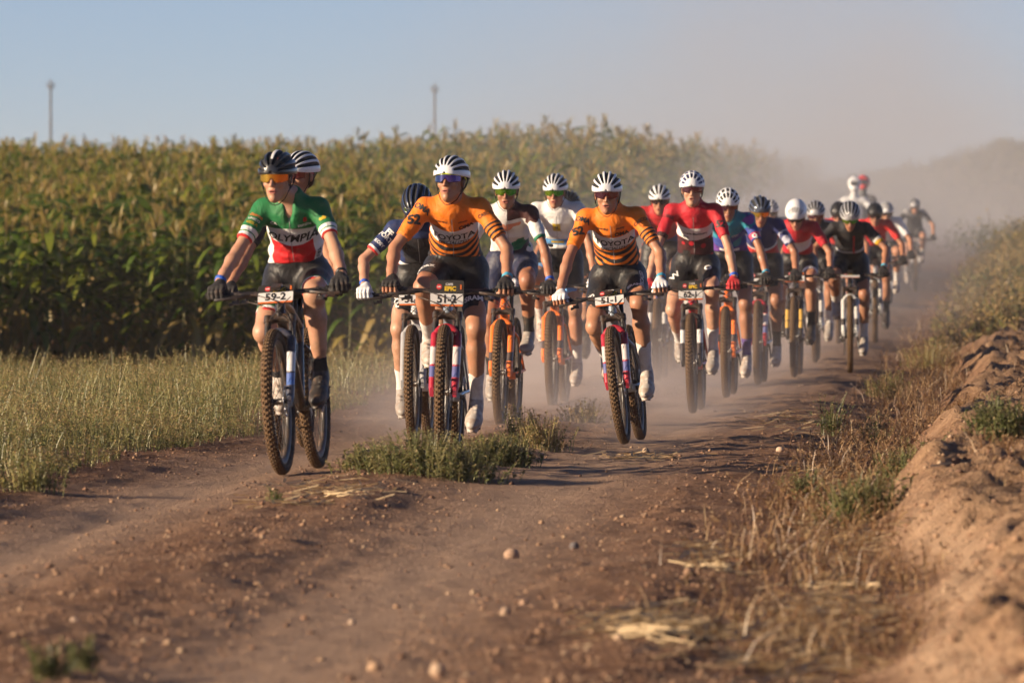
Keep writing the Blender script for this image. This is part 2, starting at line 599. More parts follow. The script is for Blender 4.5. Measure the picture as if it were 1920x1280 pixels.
BARC = np.array((0, -0.492, 0.935)); BARS = BARC - (0, 0, 0.022)
def bar_mesh():
    mb = MB()
    pts = [(-0.372, -0.462, 0.948), (-0.24, -0.478, 0.945), (-0.12, -0.490, 0.940), (-0.05, *BARC[1:]), (0.05, *BARC[1:]), (0.12, -0.490, 0.940), (0.24, -0.478, 0.945), (0.372, -0.462, 0.948)]
    mb.tube(pts, [0.011, 0.011, 0.0125, 0.016, 0.016, 0.0125, 0.011, 0.011], 12)
    return mb.build("handlebar")

def stem_mesh():
    mb = MB()
    mb.tube([HT_T, HT_T + np.array((0, 0.0207, 0.05))], [0.0235, 0.021], 14)
    mb.tube([HT_T + np.array((0, 0.014, 0.033)), BARS + (0, 0.012, 0)], [0.019, 0.0195], 12)
    mb.tube([BARS + (-0.024, 0, 0), BARS + (0.024, 0, 0)], 0.0225, 14)
    return smooth_by_angle(mb.build("stem"))

def grip_mesh(s):
    mb = MB()
    p, q = np.array((s * 0.372, -0.462, 0.948)), np.array((s * 0.245, -0.4775, 0.945))
    mb.tube([p + (q - p) * t for t in (-0.02, 0.0, 0.08, 0.5, 0.92, 0.93, 1.0)], [0.014, 0.0175, 0.016, 0.0155, 0.0155, 0.0185, 0.0185], 12)
    return smooth_by_angle(mb.build("grip"))

def lever_mesh(s):
    mb = MB()
    c = np.array((s * 0.205, -0.480, 0.944))
    mb.tube([c + (-0.008, 0, 0), c + (0.008, 0, 0)], 0.0165, 12)
    mb.tube([c + (s * -0.01, -0.02, -0.004), c + (s * -0.045, -0.028, -0.006), c + (s * -0.07, -0.026, -0.004)], [0.011, 0.0115, 0.006], 8)
    mb.tube([c + (s * -0.035, -0.040, -0.010), c + (s * 0.02, -0.062, -0.016), c + (s * 0.08, -0.064, -0.022), c + (s * 0.115, -0.052, -0.024)], [0.006, 0.0055, 0.005, 0.006], 8, flat=1.5)
    mb.tube([c + (0, 0, -0.012), c + (s * 0.01, -0.012, -0.035)], 0.007, 8)
    mb.box(c + (s * 0.012, -0.022, -0.042), (0.035, 0.03, 0.022))
    mb.tube([c + (s * 0.02, -0.03, -0.045), c + (s * 0.045, -0.02, -0.052)], [0.006, 0.009], 8)
    return smooth_by_angle(mb.build("brake_lever"))

def cable_mesh(k):
    mb = MB()
    def arc(P, n=14):
        P = np.array(P, float); out = []
        m = len(P)
        for i in range(m - 1):
            p0, p1, p2, p3 = P[max(i - 1, 0)], P[i], P[i + 1], P[min(i + 2, m - 1)]
            for t in np.linspace(0, 1, n, endpoint=False):
                out.append(0.5 * (2 * p1 + (p2 - p0) * t + (2 * p0 - 5 * p1 + 4 * p2 - p3) * t * t + (3 * p1 - p0 - 3 * p2 + p3) * t ** 3))
        out.append(P[-1])
        return out
    if k == 0:
        mb.tube(arc([(0.14, -0.506, 0.938), (0.08, -0.575, 0.915), (0.02, -0.60, 0.86), (-0.045, -0.54, 0.80), (-0.03, -0.46, 0.83)], 6), 0.0027, 6)
    elif k == 1:
        mb.tube(arc([(-0.14, -0.506, 0.938), (-0.07, -0.585, 0.925), (0.03, -0.60, 0.88), (0.075, -0.56, 0.76), (0.068, -0.585, 0.62), (0.075, -0.665, 0.42)], 6), 0.0027, 6)
    else:
        mb.tube(arc([(-0.16, -0.52, 0.905), (-0.09, -0.57, 0.885), (0.0, -0.575, 0.845), (0.045, -0.49, 0.80), (0.02, -0.44, 0.80)], 6), 0.0024, 6)
    return mb.build("cable")

def saddle_mesh():
    V, Fc = [], []
    nY, nA = 15, 14
    for i in range(nY):
        t = i / (nY - 1)
        y = 0.075 + 0.255 * t
        w = 0.021 + 0.05 * max(0, (t - 0.35) / 0.65) ** 1.4 + 0.004 * t
        if t < 0.05: w *= 0.6
        if t > 0.97: w *= 0.8
        zt = 0.963 + 0.012 * t ** 2 - 0.006 * math.sin(t * 3)
        for a in range(nA):
            an = 2 * math.pi * a / nA
            V.append((w * math.cos(an), y, zt - 0.012 + (0.014 if math.sin(an) > 0 else 0.022 * (0.6 + 0.4 * t)) * math.sin(an)))
    for i in range(nY - 1):
        for a in range(nA):
            b = (a + 1) % nA
            Fc.append((i * nA + a, i * nA + b, (i + 1) * nA + b, (i + 1) * nA + a))
    Fc.append(tuple(range(nA))); Fc.append(tuple((nY - 1) * nA + a for a in reversed(range(nA))))
    return new_mesh("saddle", V, Fc)

def seatpost_mesh():
    mb = MB()
    mb.tube([(0, 0.146, 0.755), (0, 0.198, 0.915)], 0.0145, 12)
    mb.tube([(0, 0.146, 0.755), (0, 0.151, 0.772)], 0.021, 12)
    for s in (-1, 1):
        mb.tube([(s * 0.022, 0.12, 0.938), (s * 0.022, 0.17, 0.93), (s * 0.022, 0.24, 0.93), (s * 0.022, 0.30, 0.946)], 0.0036, 6)
    mb.box((0, 0.205, 0.933), (0.05, 0.05, 0.018))
    return mb.build("seatpost")

def chainring_mesh():
    mb = MB()
    n = 34
    prof_o = []
    mb.lathe_x([(-0.002, 0.070), (0.002, 0.070), (0.002, 0.056), (-0.002, 0.056)], 40, c=(-0.050, 0, 0))
    for i in range(n):
        a = 2 * math.pi * i / n
        mb.box((-0.050, 0.072 * math.cos(a), 0.072 * math.sin(a)), (0.003, 0.006, 0.006))
    for i in range(4):
        a = i * math.pi / 2 + 0.4
        mb.tube([(-0.05, 0.018 * math.cos(a), 0.018 * math.sin(a)), (-0.05, 0.06 * math.cos(a), 0.06 * math.sin(a))], 0.007, 6)
    mb.tube([(-0.07, 0, 0), (0.07, 0, 0)], 0.015, 12)
    return mb.build("chainring")

def crank_mesh(s):
    mb = MB()
    mb.tube([(s * 0.066, 0, 0), (s * 0.075, 0, 0.03), (s * 0.083, 0, 0.12), (s * 0.086, 0, CR)], [0.016, 0.014, 0.011, 0.013], 10, flat=0.7)
    mb.tube([(s * 0.08, 0, CR), (s * 0.165, 0, CR)], 0.006, 8)
    return mb.build("crank_arm")

def pedal_mesh():
    mb = MB()
    mb.box((0, 0, 0), (0.055, 0.03, 0.02)); mb.box((0, -0.035, 0), (0.05, 0.012, 0.014)); mb.box((0, 0.035, 0), (0.05, 0.012, 0.014))
    mb.box((0.024, 0, 0), (0.008, 0.078, 0.012)); mb.box((-0.024, 0, 0), (0.008, 0.078, 0.012))
    return mb.build("pedal", False)

def cassette_mesh():
    mb = MB()
    for i, r in enumerate((0.104, 0.092, 0.08, 0.068, 0.056, 0.046, 0.036, 0.026)):
        x = -0.024 - 0.0045 * i
        mb.lathe_x([(x - 0.001, r), (x + 0.001, r), (x + 0.001, 0.015), (x - 0.001, 0.015)], 28)
    return mb.build("cassette", False)

def derailleur_mesh():
    mb = MB()
    mb.tube([(-0.07, 0.455, 0.345), (-0.085, 0.46, 0.30), (-0.06, 0.44, 0.27)], [0.012, 0.017, 0.012], 8)
    mb.tube([(-0.055, 0.44, 0.27), (-0.052, 0.40, 0.165)], 0.010, 6, flat=0.5)
    mb.lathe_x([(-0.058, 0.02), (-0.048, 0.02), (-0.048, 0.005), (-0.058, 0.005)], 14, c=(0, 0.40, 0.165))
    mb.lathe_x([(-0.058, 0.02), (-0.048, 0.02), (-0.048, 0.005), (-0.058, 0.005)], 14, c=(0, 0.44, 0.265))
    return mb.build("derailleur")

def chain_mesh():
    mb = MB()
    mb.tube([(-0.050, 0.0, 0.407), (-0.045, 0.43, 0.44)], 0.0042, 4)
    mb.tube([(-0.050, 0.0, 0.263), (-0.052, 0.40, 0.148)], 0.0042, 4)
    return mb.build("chain")

def caliper_mesh():
    mb = MB()
    mb.tube([FAX + (0.052, 0.045, 0.055), FAX + (0.052, 0.075, 0.12)], [0.015, 0.014], 8)
    return mb.build("brake_caliper")

def computer_mesh():
    mb = MB()
    mb.box((0, -0.535, 0.968), (0.052, 0.075, 0.018), Matrix.Rotation(R(14), 3, 'X'))
    mb.tube([(0.0, -0.50, 0.94), (0, -0.54, 0.958)], 0.008, 6)
    return mb.build("bike_computer", False)

def plate_outline(w, h, r, z0=0.0):
    P = []
    for (cx, cz, a0) in ((w / 2 - r, h / 2 - r, 0), (-w / 2 + r, h / 2 - r, 90), (-w / 2 + r, -h / 2 + r, 180), (w / 2 - r, -h / 2 + r, 270)):
        for k in range(5):
            a = R(a0 + 22.5 * k)
            P.append((cx + r * math.cos(a), cz + r * math.sin(a)))
    return P

def slab_mesh(name, w, h, r, th, c=(0, 0, 0)):
    """rounded board standing in the x-z plane, front at -y"""
    P = plate_outline(w, h, r)
    n = len(P)
    V = [(x + c[0], c[1] - th / 2, z + c[2]) for x, z in P] + [(x + c[0], c[1] + th / 2, z + c[2]) for x, z in P]
    Fc = [tuple(range(n)), tuple(range(2 * n - 1, n - 1, -1))] + [(i, i + n, (i + 1) % n + n, (i + 1) % n) for i in range(n)]
    return new_mesh(name, V, Fc, False)

def flat_text(name, s, size, c, mat_, parent, bold=0.02, y=0.0, sx=1.0, shear=0.0):
    V, Fc = text_tris(s, bold, shear, 0)
    me = new_mesh(name, [(v[0] * size * sx + c[0], y, v[1] * size + c[1]) for v in V], Fc, False)
    return link(name, me, parent, mat_)

_bm = {}
def bike_data():
    if _bm:
        return _bm
    ty, mi = tyre_mesh()
    ty.materials.append(None); ty.materials.append(None)
    ty.polygons.foreach_set("material_index", mi.astype(np.int32))
    _bm.update(tyre=ty, rim=rim_mesh(), spokes=spoke_mesh(), hub=hub_mesh(), disc=disc_mesh(), frame=frame_mesh(), lowers=fork_lower_mesh(),
               crown=fork_crown_mesh(), bar=bar_mesh(), stem=stem_mesh(), gl=grip_mesh(1), gr=grip_mesh(-1), ll=lever_mesh(1), lr=lever_mesh(-1),
               c0=cable_mesh(0), c1=cable_mesh(1), c2=cable_mesh(2), saddle=saddle_mesh(), post=seatpost_mesh(), ring=chainring_mesh(),
               ck1=crank_mesh(1), ck0=crank_mesh(-1), pedal=pedal_mesh(), cas=cassette_mesh(), der=derailleur_mesh(), chain=chain_mesh(), cal=caliper_mesh(),
               comp=computer_mesh())
    return _bm

def fork_mat(name, base, band=None, band2=None):
    """painted fork leg with lettering blocks along its length"""
    m, t = mat0(name)
    z = t.sep(t.coords())[2]
    c = base
    n = t.noise(90, 2, 0.5, t.coords())
    if band:
        zz = t.math('MULTIPLY_ADD', t.math('SUBTRACT', n, 0.5), 0.03, z)
        k = t.math('MULTIPLY', t.math('GREATER_THAN', zz, 0.52), t.math('LESS_THAN', zz, 0.615))
        c = t.mix(k, c, band)
    if band2:
        k = t.math('MULTIPLY', t.math('GREATER_THAN', z, 0.45), t.math('LESS_THAN', z, 0.51))
        c = t.mix(k, c, band2)
    d = t.smooth(t.noise(18, 4, 0.65, t.coords()), 0.45, 0.75, 0.04, 0.35)
    c = t.mix(d, c, (0.23, 0.13, 0.075))
    t.put(t.bsdf.inputs["Base Color"], c)
    t.bsdf.inputs["Roughness"].default_value = 0.3
    t.bsdf.inputs["Coat Weight"].default_value = 0.5
    return m

def make_bike(spec, root):
    """spec: frame, fork colours, phase, plate (number, tilt); root: Empty at the ground under the bottom bracket"""
    D = bike_data()
    black = mat("carbon_black", (0.012, 0.012, 0.014), 0.38, 0, 0.2, 30, dust=0.30)
    rubber = mat("grip_rubber", (0.012, 0.012, 0.012), 0.8, dust=0.25)
    side = mat("tyre_sidewall", (0.020, 0.016, 0.014), 0.85, dust=0.30)
    tread = mat("tyre_tread_dusty", (0.120, 0.068, 0.033), 0.95, 0, 0.35, 60, 0.4, 300)
    metal = mat("alloy_grey", (0.35, 0.35, 0.36), 0.35, 0.9, dust=0.30)
    rimm = mat("rim_carbon", (0.045, 0.042, 0.040), 0.42, dust=0.40)
    framem = spec['frame_mat']; forkm = spec['fork_mat']
    for ax, nm, fr in ((FAX, "front", True), (RAX, "rear", False)):
        w = link("wheel", D['rim'], root, rimm, loc=tuple(ax), rot=(spec.get('spin', 0.4) + (0 if fr else 0.9), 0, 0))
        ty = link("tyre", D['tyre'], w)
        for i, mm in enumerate((side, tread)):
            ty.material_slots[i].link = 'OBJECT'; ty.material_slots[i].material = mm
        link("spokes", D['spokes'], w, black); link("hub", D['hub'], w, black); link("brake_disc", D['disc'], w, metal)
        if not fr:
            link("cassette", D['cas'], w, metal)
    link("frame", D['frame'], root, framem)
    fk = link("fork", D['lowers'], root, forkm)
    link("fork_crown", D['crown'], fk, black)
    hb = link("handlebar", D['bar'], root, black, loc=(0, 0, -0.022))
    for a, b in (('gl', 'll'), ('gr', 'lr')):
        link("grip", D[a], hb, rubber); link("brake_lever", D[b], hb, black)
    link("stem", D['stem'], root, black)
    for c in ('c0', 'c1', 'c2'):
        link("cable", D[c], hb, black)
    link("saddle", D['saddle'], root, rubber, loc=(0, 0, -0.022)); link("seatpost", D['post'], root, black)
    ring = link("chainring", D['ring'], root, black, loc=tuple(BB))
    for s, k in ((1, 'ck1'), (-1, 'ck0')):
        ph = spec['phase'] + (0 if s > 0 else 180)
        ck = link("crank_arm", D[k], root, black, loc=tuple(BB), rot=(R(ph), 0, 0))
        link("pedal", D['pedal'], ck, black, loc=(s * 0.128, 0, CR), rot=(R(-ph + 10), 0, 0))
    link("derailleur", D['der'], root, black); link("chain", D['chain'], root, metal); link("brake_caliper", D['cal'], root, black)
    if spec.get('computer', True):
        link("bike_computer", D['comp'], root, black, loc=(0, 0, -0.022))
    if spec.get('plate') is not None:
        num, tilt, big = spec['plate']
        W, H = (0.185, 0.145) if big else (0.185, 0.12)
        pl = link("number_plate", slab_mesh("number_plate", W, H, 0.014, 0.003), root, mat("plate_black", (0.02, 0.018, 0.016), 0.5, dust=0.15),
                  loc=(0, -0.560, 0.905 if big else 0.910), rot=(R(-tilt), 0, 0))
        white = mat("plate_white", (0.62, 0.60, 0.58), 0.5, dust=0.12); org = mat("plate_orange", (0.60, 0.13, 0.02), 0.5)
        ink = mat("plate_ink", (0.02, 0.02, 0.022), 0.5); yel = mat("plate_yellow", (0.65, 0.42, 0.02), 0.5); redm = mat("plate_red", (0.55, 0.03, 0.03), 0.5)
        wh = 0.058
        zb = -H / 2 + 0.013 + wh / 2
        pn = link("number_panel", slab_mesh("number_panel", W * 0.97, wh, 0.004, 0.001, (0, -0.003, zb)), pl, white)
        link("orange_strip", slab_mesh("orange_strip", W * 0.95, 0.010, 0.003, 0.001, (0, -0.003, -H / 2 + 0.0075)), pl, org)
        if num:
            flat_text("number", num, 0.062, (0, zb - 0.002), ink, pl, 0.035, -0.0045, 0.95)
        zt = zb + wh / 2 + (H / 2 - zb - wh / 2) * 0.5
        flat_text("logo_lettering", "EPIC", 0.032, (0.018, zt - 0.010), yel, pl, 0.05, -0.0025)
        flat_text("logo_lettering", "CAPE", 0.017, (0.012, zt + 0.014), white, pl, 0.03, -0.0025)
        mb = MB(); n = 18
        mb.add([(-0.043 + 0.015 * math.cos(2 * math.pi * i / n), -0.0025, zt + 0.015 * math.sin(2 * math.pi * i / n)) for i in range(n)], [tuple(range(n))])
        link("red_disc", mb.build("red_disc", False), pl, redm)
        mb = MB(); mb.box((-0.043, -0.0035, zt), (0.02, 0.001, 0.006)); link("disc_bar", mb.build("disc_bar", False), pl, white)
        mb = MB(); mb.box((0.076, -0.003, zt), (0.008, 0.001, 0.026)); link("orange_tab", mb.build("orange_tab", False), pl, org)
        mb = MB(); mb.box((0.0, -0.528, 0.905), (0.03, 0.06, 0.012)); link("plate_bracket", mb.build("plate_bracket", False), root, black)
# ------------------------------------------------------------------ riders
def nrm(v):
    v = np.array(v, float); return v / (np.linalg.norm(v) + 1e-9)

def ik(a, c, l1, l2, pole):
    """middle joint of a two-bone chain"""
    a, c = np.array(a, float), np.array(c, float)
    d = c - a; L = np.linalg.norm(d); dn = d / L
    if L > 0.995 * (l1 + l2):
        k = L / (0.995 * (l1 + l2)); l1 *= k; l2 *= k
    x = (l1 * l1 - l2 * l2 + L * L) / (2 * L)
    h = math.sqrt(max(l1 * l1 - x * x, 1e-6))
    p = np.array(pole, float); p = nrm(p - dn * np.dot(p, dn))
    return a + dn * x + p * h

def Rx(a): a = R(a); return np.array([(1, 0, 0), (0, math.cos(a), -math.sin(a)), (0, math.sin(a), math.cos(a))])
def Ry(a): a = R(a); return np.array([(math.cos(a), 0, math.sin(a)), (0, 1, 0), (-math.sin(a), 0, math.cos(a))])
def Rz(a): a = R(a); return np.array([(math.cos(a), -math.sin(a), 0), (math.sin(a), math.cos(a), 0), (0, 0, 1)])

# head, origin between the eyes' height and the skull centre, face towards -y
def head_field(h=0.0032, mouth=0.0, wide=1.0):
    fd = Field((-0.10, -0.14, -0.145), (0.10, 0.13, 0.13), h)
    fd.add(ell((0, 0.015, 0.03), (0.073, 0.092, 0.086)))
    fd.add(ell((0, -0.024, -0.035), (0.0540, 0.066, 0.074)), 0.03)
    fd.add(ell((0, -0.054, -0.090), (0.020, 0.032, 0.023)), 0.035)
    fd.add(rcone((-0.044, 0.0, -0.045), (-0.010, -0.060, -0.097), 0.011, 0.013), 0.03)
    fd.add(rcone((0.044, 0.0, -0.045), (0.010, -0.060, -0.097), 0.011, 0.013), 0.03)
    for s in (-1, 1):
        fd.add(ell((s * 0.036, -0.064, -0.026), (0.022, 0.02, 0.018)), 0.02)
        fd.add(ell((s * 0.074, 0.012, -0.008), (0.008, 0.018, 0.030)), 0.008)
        fd.add(ell((s * 0.030, -0.098, 0.004), (0.019, 0.015, 0.012)), 0.014, sub=True)
        fd.add(ell((s * 0.030, -0.078, 0.003), (0.0125, 0.012, 0.0115)), 0.004)
        fd.add(ell((s * 0.012, -0.098, -0.032), (0.008, 0.010, 0.007)), 0.006)
    fd.add(rcone((-0.032, -0.079, 0.023), (0.032, -0.079, 0.023), 0.011, 0.011), 0.02)
    fd.add(rcone((0, -0.085, 0.010), (0, -0.113, -0.029), 0.0075, 0.0105), 0.012)
    fd.add(ell((0, -0.076, -0.062), (0.026, 0.018, 0.022)), 0.015)
    fd.add(ell((0, -0.0925, -0.0575), (0.020, 0.0050, 0.0046)), 0.005)
    fd.add(ell((0, -0.0915, -0.0690), (0.017, 0.0055, 0.0058)), 0.005)
    fd.add(rcone((-0.02, -0.1005, -0.0632), (0.02, -0.1005, -0.0632), 0.0016, 0.0016), 0.003, sub=True)
    fd.add(ell((0, -0.076, -0.098), (0.017, 0.014, 0.013)), 0.015)
    if mouth:
        fd.add(ell((0, -0.094, -0.0645), (0.015, 0.012, mouth)), 0.003, sub=True)
    V, Q = fd.net()
    V = lap(V, Q, 1, 0.35)
    lip = np.clip(3.0 - 2.2 * np.sqrt((V[:, 0] / 0.023) ** 2 + ((V[:, 2] + 0.063) / 0.0085) ** 2), 0, 1) * (V[:, 1] < -0.075)
    eye = np.clip(1.6 - np.sqrt((V[:, 0] / 0.020) ** 2 + ((V[:, 2] + 0.0632) / 0.0024) ** 2), 0, 0.8) * (V[:, 1] < -0.07)  # mask also carries the shade in the crease between the lips
    for s in (-1, 1):
        d = np.sqrt(((V[:, 0] - s * 0.030) / 0.014) ** 2 + ((V[:, 2] - 0.003) / 0.006) ** 2)
        eye = np.maximum(eye, np.clip(1.5 - d, 0, 1) * (V[:, 1] < -0.05))
        d = np.sqrt(((V[:, 0] - s * 0.031) / 0.019) ** 2 + ((V[:, 2] - 0.0235 + 2.0 * (np.abs(V[:, 0]) - 0.03) ** 2) / 0.004) ** 2)
        eye = np.maximum(eye, np.clip(1.5 - d, 0, 0.8) * (V[:, 1] < -0.05))
    if mouth:
        eye = np.maximum(eye, np.clip(1.4 - np.sqrt((V[:, 0] / 0.014) ** 2 + ((V[:, 2] + 0.0645) / (mouth * 0.8)) ** 2), 0, 1) * (V[:, 1] < -0.06))  # shade inside the open mouth, put into the same dark mask
    V[:, 0] *= np.where(V[:, 2] < 0.02, wide, 1.0)
    return V, Q, lip, eye

def hand_prims(e=0.0, half=False):
    """right-hand-of-picture hand on a grip along x; origin on the grip axis; thumb towards -x"""
    out = []
    fx = (-0.033, -0.011, 0.011, 0.031)
    fr = (0.0092, 0.0098, 0.0093, 0.0082)
    fl = (1.0, 1.08, 1.0, 0.86)
    for x, r, l in zip(fx, fr, fl):
        k0 = np.array((x * 1.02, -0.004, 0.031)); k1 = np.array((x * 1.05, -0.034 * l, 0.012)); k2 = np.array((x * 1.05, -0.028 * l, -0.017)); k3 = np.array((x, 0.000, -0.026))
        out.append((rcone(k0, k1, r * 1.08 + e, r + e), 0.006))
        if not half:
            out.append((rcone(k1, k2, r + e, r * 0.95 + e), 0.004)); out.append((rcone(k2, k3, r * 0.95 + e, r * 0.85 + e), 0.004))
        out.append((rcone((x * 0.7, 0.055, 0.043), k0, 0.012 + e, 0.0115 + e), 0.014))
    out.append((ell((0, 0.030, 0.034), (0.040 + e, 0.040 + e, 0.015 + e)), 0.014))
    t = [(-0.022, 0.050, 0.030), (-0.046, 0.016, 0.010), (-0.050, -0.014, -0.012), (-0.040, -0.028, -0.026)]
    out.append((rcone(t[0], t[1], 0.014 + e, 0.0115 + e), 0.012)); out.append((rcone(t[1], t[2], 0.0112 + e, 0.0100 + e), 0.004))
    if not half:
        out.append((rcone(t[2], t[3], 0.0100 + e, 0.0085 + e), 0.004))
    out.append((rcone((0, 0.05, 0.040), (0, 0.075, 0.053), 0.025 + e, 0.027 + e), 0.02))
    return out

def hand_mesh(e=0.0, half=False, h=0.0036):
    fd = Field((-0.075, -0.065, -0.055), (0.065, 0.115, 0.095), h)
    for p, k in hand_prims(e, half):
        fd.add(p, k)
    V, Q = fd.net()
    return lap(V, Q, 1, 0.3), Q

def shoe_field(h=0.0055):
    """origin on the pedal axle side of the sole, toe towards -y"""
    fd = Field((-0.07, -0.11, -0.02), (0.07, 0.21, 0.15), h)
    fd.add(ell((0, -0.020, 0.034), (0.046, 0.078, 0.036)))
    fd.add(rcone((0, 0.02, 0.045), (0, 0.145, 0.050), 0.038, 0.035), 0.03)
    fd.add(rcone((0, 0.075, 0.062), (0, 0.130, 0.098), 0.036, 0.040), 0.03)
    fd.add(clip(ell((0, 0.03, 0.004), (0.045, 0.130, 0.016)), (0, 0, -0.006), (0, 0, -1)), 0.006)
    for y in (-0.07, -0.045, 0.12, 0.15):
        for s in (-1, 1):
            fd.add(ell((s * 0.02, y, -0.007), (0.011, 0.009, 0.009)), 0.003)
    fd.add(ell((0.0, 0.135, 0.125), (0.030, 0.034, 0.03)), 0.006, sub=True)
    for y in (0.005, 0.04):
        fd.add(ell((0.014, y, 0.078 + y * 0.25), (0.012, 0.012, 0.008)), 0.003)
    V, Q = fd.net()
    return lap(V, Q, 1, 0.3), Q

def helmet_mesh(kind):
    """ribbed helmet shell: front at -y; returns verts, faces, material index (0 shell, 1 vent / liner)"""
    NU, NV = 132, 66
    V, Fc, mi = [], [], []
    c = np.array((0, 0.018, 0.035))
    rx, ry, rz = 0.0965, 0.138, 0.110
    if kind == 'aero':
        rx, rz = 0.099, 0.108
    def vent(u, v):
        # u 0..1 across, v 0..1 front to back; g runs 0 (slot centre) .. 1 (rib centre)
        ang = (u - 0.5) * 200
        def slot(per, shift=0.0):
            return abs(((ang + shift + per / 2) / per) % 1.0 - 0.5) * 2
        if kind == 'ribs':
            taper = max(0, 0.20 - v) / 0.13 * 0.30 + max(0, v - 0.62) / 0.2 * 0.5
            lo = 0.115 + 0.0006 * abs(ang)
            return slot(23.5) < 0.54 - taper and abs(ang) < 80 and lo < v < 0.82
        if kind == 'grid':
            vv = ((v + 0.03) * 5.2) % 1.0
            return slot(25.0) < 0.55 and abs(ang) < 78 and 0.13 < v < 0.80 and 0.10 < vv < 0.80
        if kind == 'aero':
            return slot(17.0) < 0.42 and abs(ang) < 62 and 0.17 < v < 0.33
        if kind == 'wide':
            g = slot(31.0, 15.5)
            return (g < 0.52 - 0.6 * max(0, abs(v - 0.36) - 0.22) and abs(ang) < 80 and 0.12 < v < 0.78)
        return False
    msk = np.zeros((NU + 1, NV + 1))
    for i in range(NU + 1):
        for j in range(NV + 1):
            msk[i, j] = vent(i / NU, j / NV)
    # soften into a groove depth
    dep = msk.copy()
    for _ in range(1):
        dep[1:-1, 1:-1] = (dep[1:-1, 1:-1] * 2 + dep[2:, 1:-1] + dep[:-2, 1:-1] + dep[1:-1, 2:] + dep[1:-1, :-2]) / 6
    for i in range(NU + 1):
        u = i / NU
        a = R(-100 + 200 * u)
        for j in range(NV + 1):
            v = j / NV
            b = R(2 + 170 * v)
            sb = math.sin(b) ** 0.86
            d = np.array((rx * sb * math.sin(a), -ry * math.cos(b), rz * sb * math.cos(a)))
            if d[2] < 0:
                d[2] *= 0.75
            d[2] -= 0.016 * max(0, math.cos(b)) * 0 + 0.0
            if v > 0.7:
                d[2] -= 0.10 * (v - 0.7) ** 1.3
            k = 1 - 0.10 * dep[i, j]
            V.append(c + d * k)
    o = (NU + 1) * (NV + 1)
    for i in range(NU + 1):
        for j in range(NV + 1):
            V.append(c + (V[i * (NV + 1) + j] - c) / (1 - 0.10 * dep[i, j]) * 0.87)
    g = lambda i, j: i * (NV + 1) + j
    for i in range(NU):
        for j in range(NV):
            Fc.append((g(i, j), g(i, j + 1), g(i + 1, j + 1), g(i + 1, j))); mi.append(int(msk[i:i + 2, j:j + 2].mean() > 0.45))
            Fc.append((o + g(i, j), o + g(i + 1, j), o + g(i + 1, j + 1), o + g(i, j + 1))); mi.append(1)
    for j in range(NV):
        Fc.append((g(0, j), o + g(0, j), o + g(0, j + 1), g(0, j + 1))); mi.append(1)
        Fc.append((g(NU, j), g(NU, j + 1), o + g(NU, j + 1), o + g(NU, j))); mi.append(1)
    for i in range(NU):
        Fc.append((g(i, 0), g(i + 1, 0), o + g(i + 1, 0), o + g(i, 0))); mi.append(1)
        Fc.append((g(i, NV), o + g(i, NV), o + g(i + 1, NV), g(i + 1, NV))); mi.append(1)
    me = new_mesh("helmet", V, Fc, True)
    me.materials.append(None); me.materials.append(None)
    me.polygons.foreach_set("material_index", np.array(mi, np.int32))
    return me

def lens_pt(th, z, off=0.0):
    return ((0.079 + off) * math.sin(th), -0.022 - (0.085 + off) * math.cos(th) + 0.10 * (z * z) - 0.12 * min(z, 0) ** 2, z + 0.004)

def lens_mesh():
    V, Fc = [], []
    n, m = 28, 8
    for off in (0.0, -0.0025):
        for i in range(n + 1):
            th = R(-68 + 136 * i / n)
            top = 0.027 - 0.004 * abs(math.sin(th)); bot = -0.023 + 0.012 * abs(math.sin(th)) ** 3 + 0.026 * math.exp(-(math.degrees(th) / 10.0) ** 2)
            for j in range(m + 1):
                V.append(lens_pt(th, bot + (top - bot) * j / m, off))
    g = lambda i, j, k: k * (n + 1) * (m + 1) + i * (m + 1) + j
    for i in range(n):
        for j in range(m):
            Fc.append((g(i, j, 0), g(i + 1, j, 0), g(i + 1, j + 1, 0), g(i, j + 1, 0)))
            Fc.append((g(i, j, 1), g(i, j + 1, 1), g(i + 1, j + 1, 1), g(i + 1, j, 1)))
        Fc.append((g(i, m, 0), g(i + 1, m, 0), g(i + 1, m, 1), g(i, m, 1)))
        Fc.append((g(i, 0, 0), g(i, 0, 1), g(i + 1, 0, 1), g(i + 1, 0, 0)))
    return new_mesh("lens", V, Fc)

def frame_glasses_mesh():
    mb = MB()
    mb.tube([lens_pt(R(a), 0.027 - 0.004 * abs(math.sin(R(a))), 0.001) for a in range(-70, 71, 7)], 0.0042, 6)
    for s in (-1, 1):
        e = np.array(lens_pt(R(70 * s), 0.020))
        mb.tube([e, e + (s * 0.004, 0.04, 0.0), (s * 0.080, 0.03, 0.012)], [0.0045, 0.0035, 0.003], 6)
    return mb.build("sunglasses")

def strap_mesh():
    mb = MB()
    for s in (-1, 1):
        mb.tube([(s * 0.083, -0.02, 0.04), (s * 0.080, -0.012, -0.01), (s * 0.070, -0.014, -0.055), (s * 0.047, -0.030, -0.105), (s * 0.018, -0.045, -0.131), (0, -0.048, -0.135)], 0.0052, 6, flat=0.4)
        mb.tube([(s * 0.083, 0.06, 0.02), (s * 0.078, 0.025, -0.03), (s * 0.070, -0.012, -0.055)], 0.0045, 6, flat=0.4)
    return mb.build("chin_strap")

def hair_mesh(long=False):
    fd = Field((-0.10, -0.11, -0.20), (0.10, 0.16, 0.12), 0.007)
    fd.add(ell((0, 0.022, 0.028), (0.0775, 0.093, 0.088)))
    fd.add(ell((0, 0.068, -0.035), (0.052, 0.04, 0.05)), 0.03)
    fd.cut((0, -0.005, -0.01), (0, -1, -0.12))
    V, Q = fd.net()
    return new_mesh("hair", lap(V, Q, 1), Q)

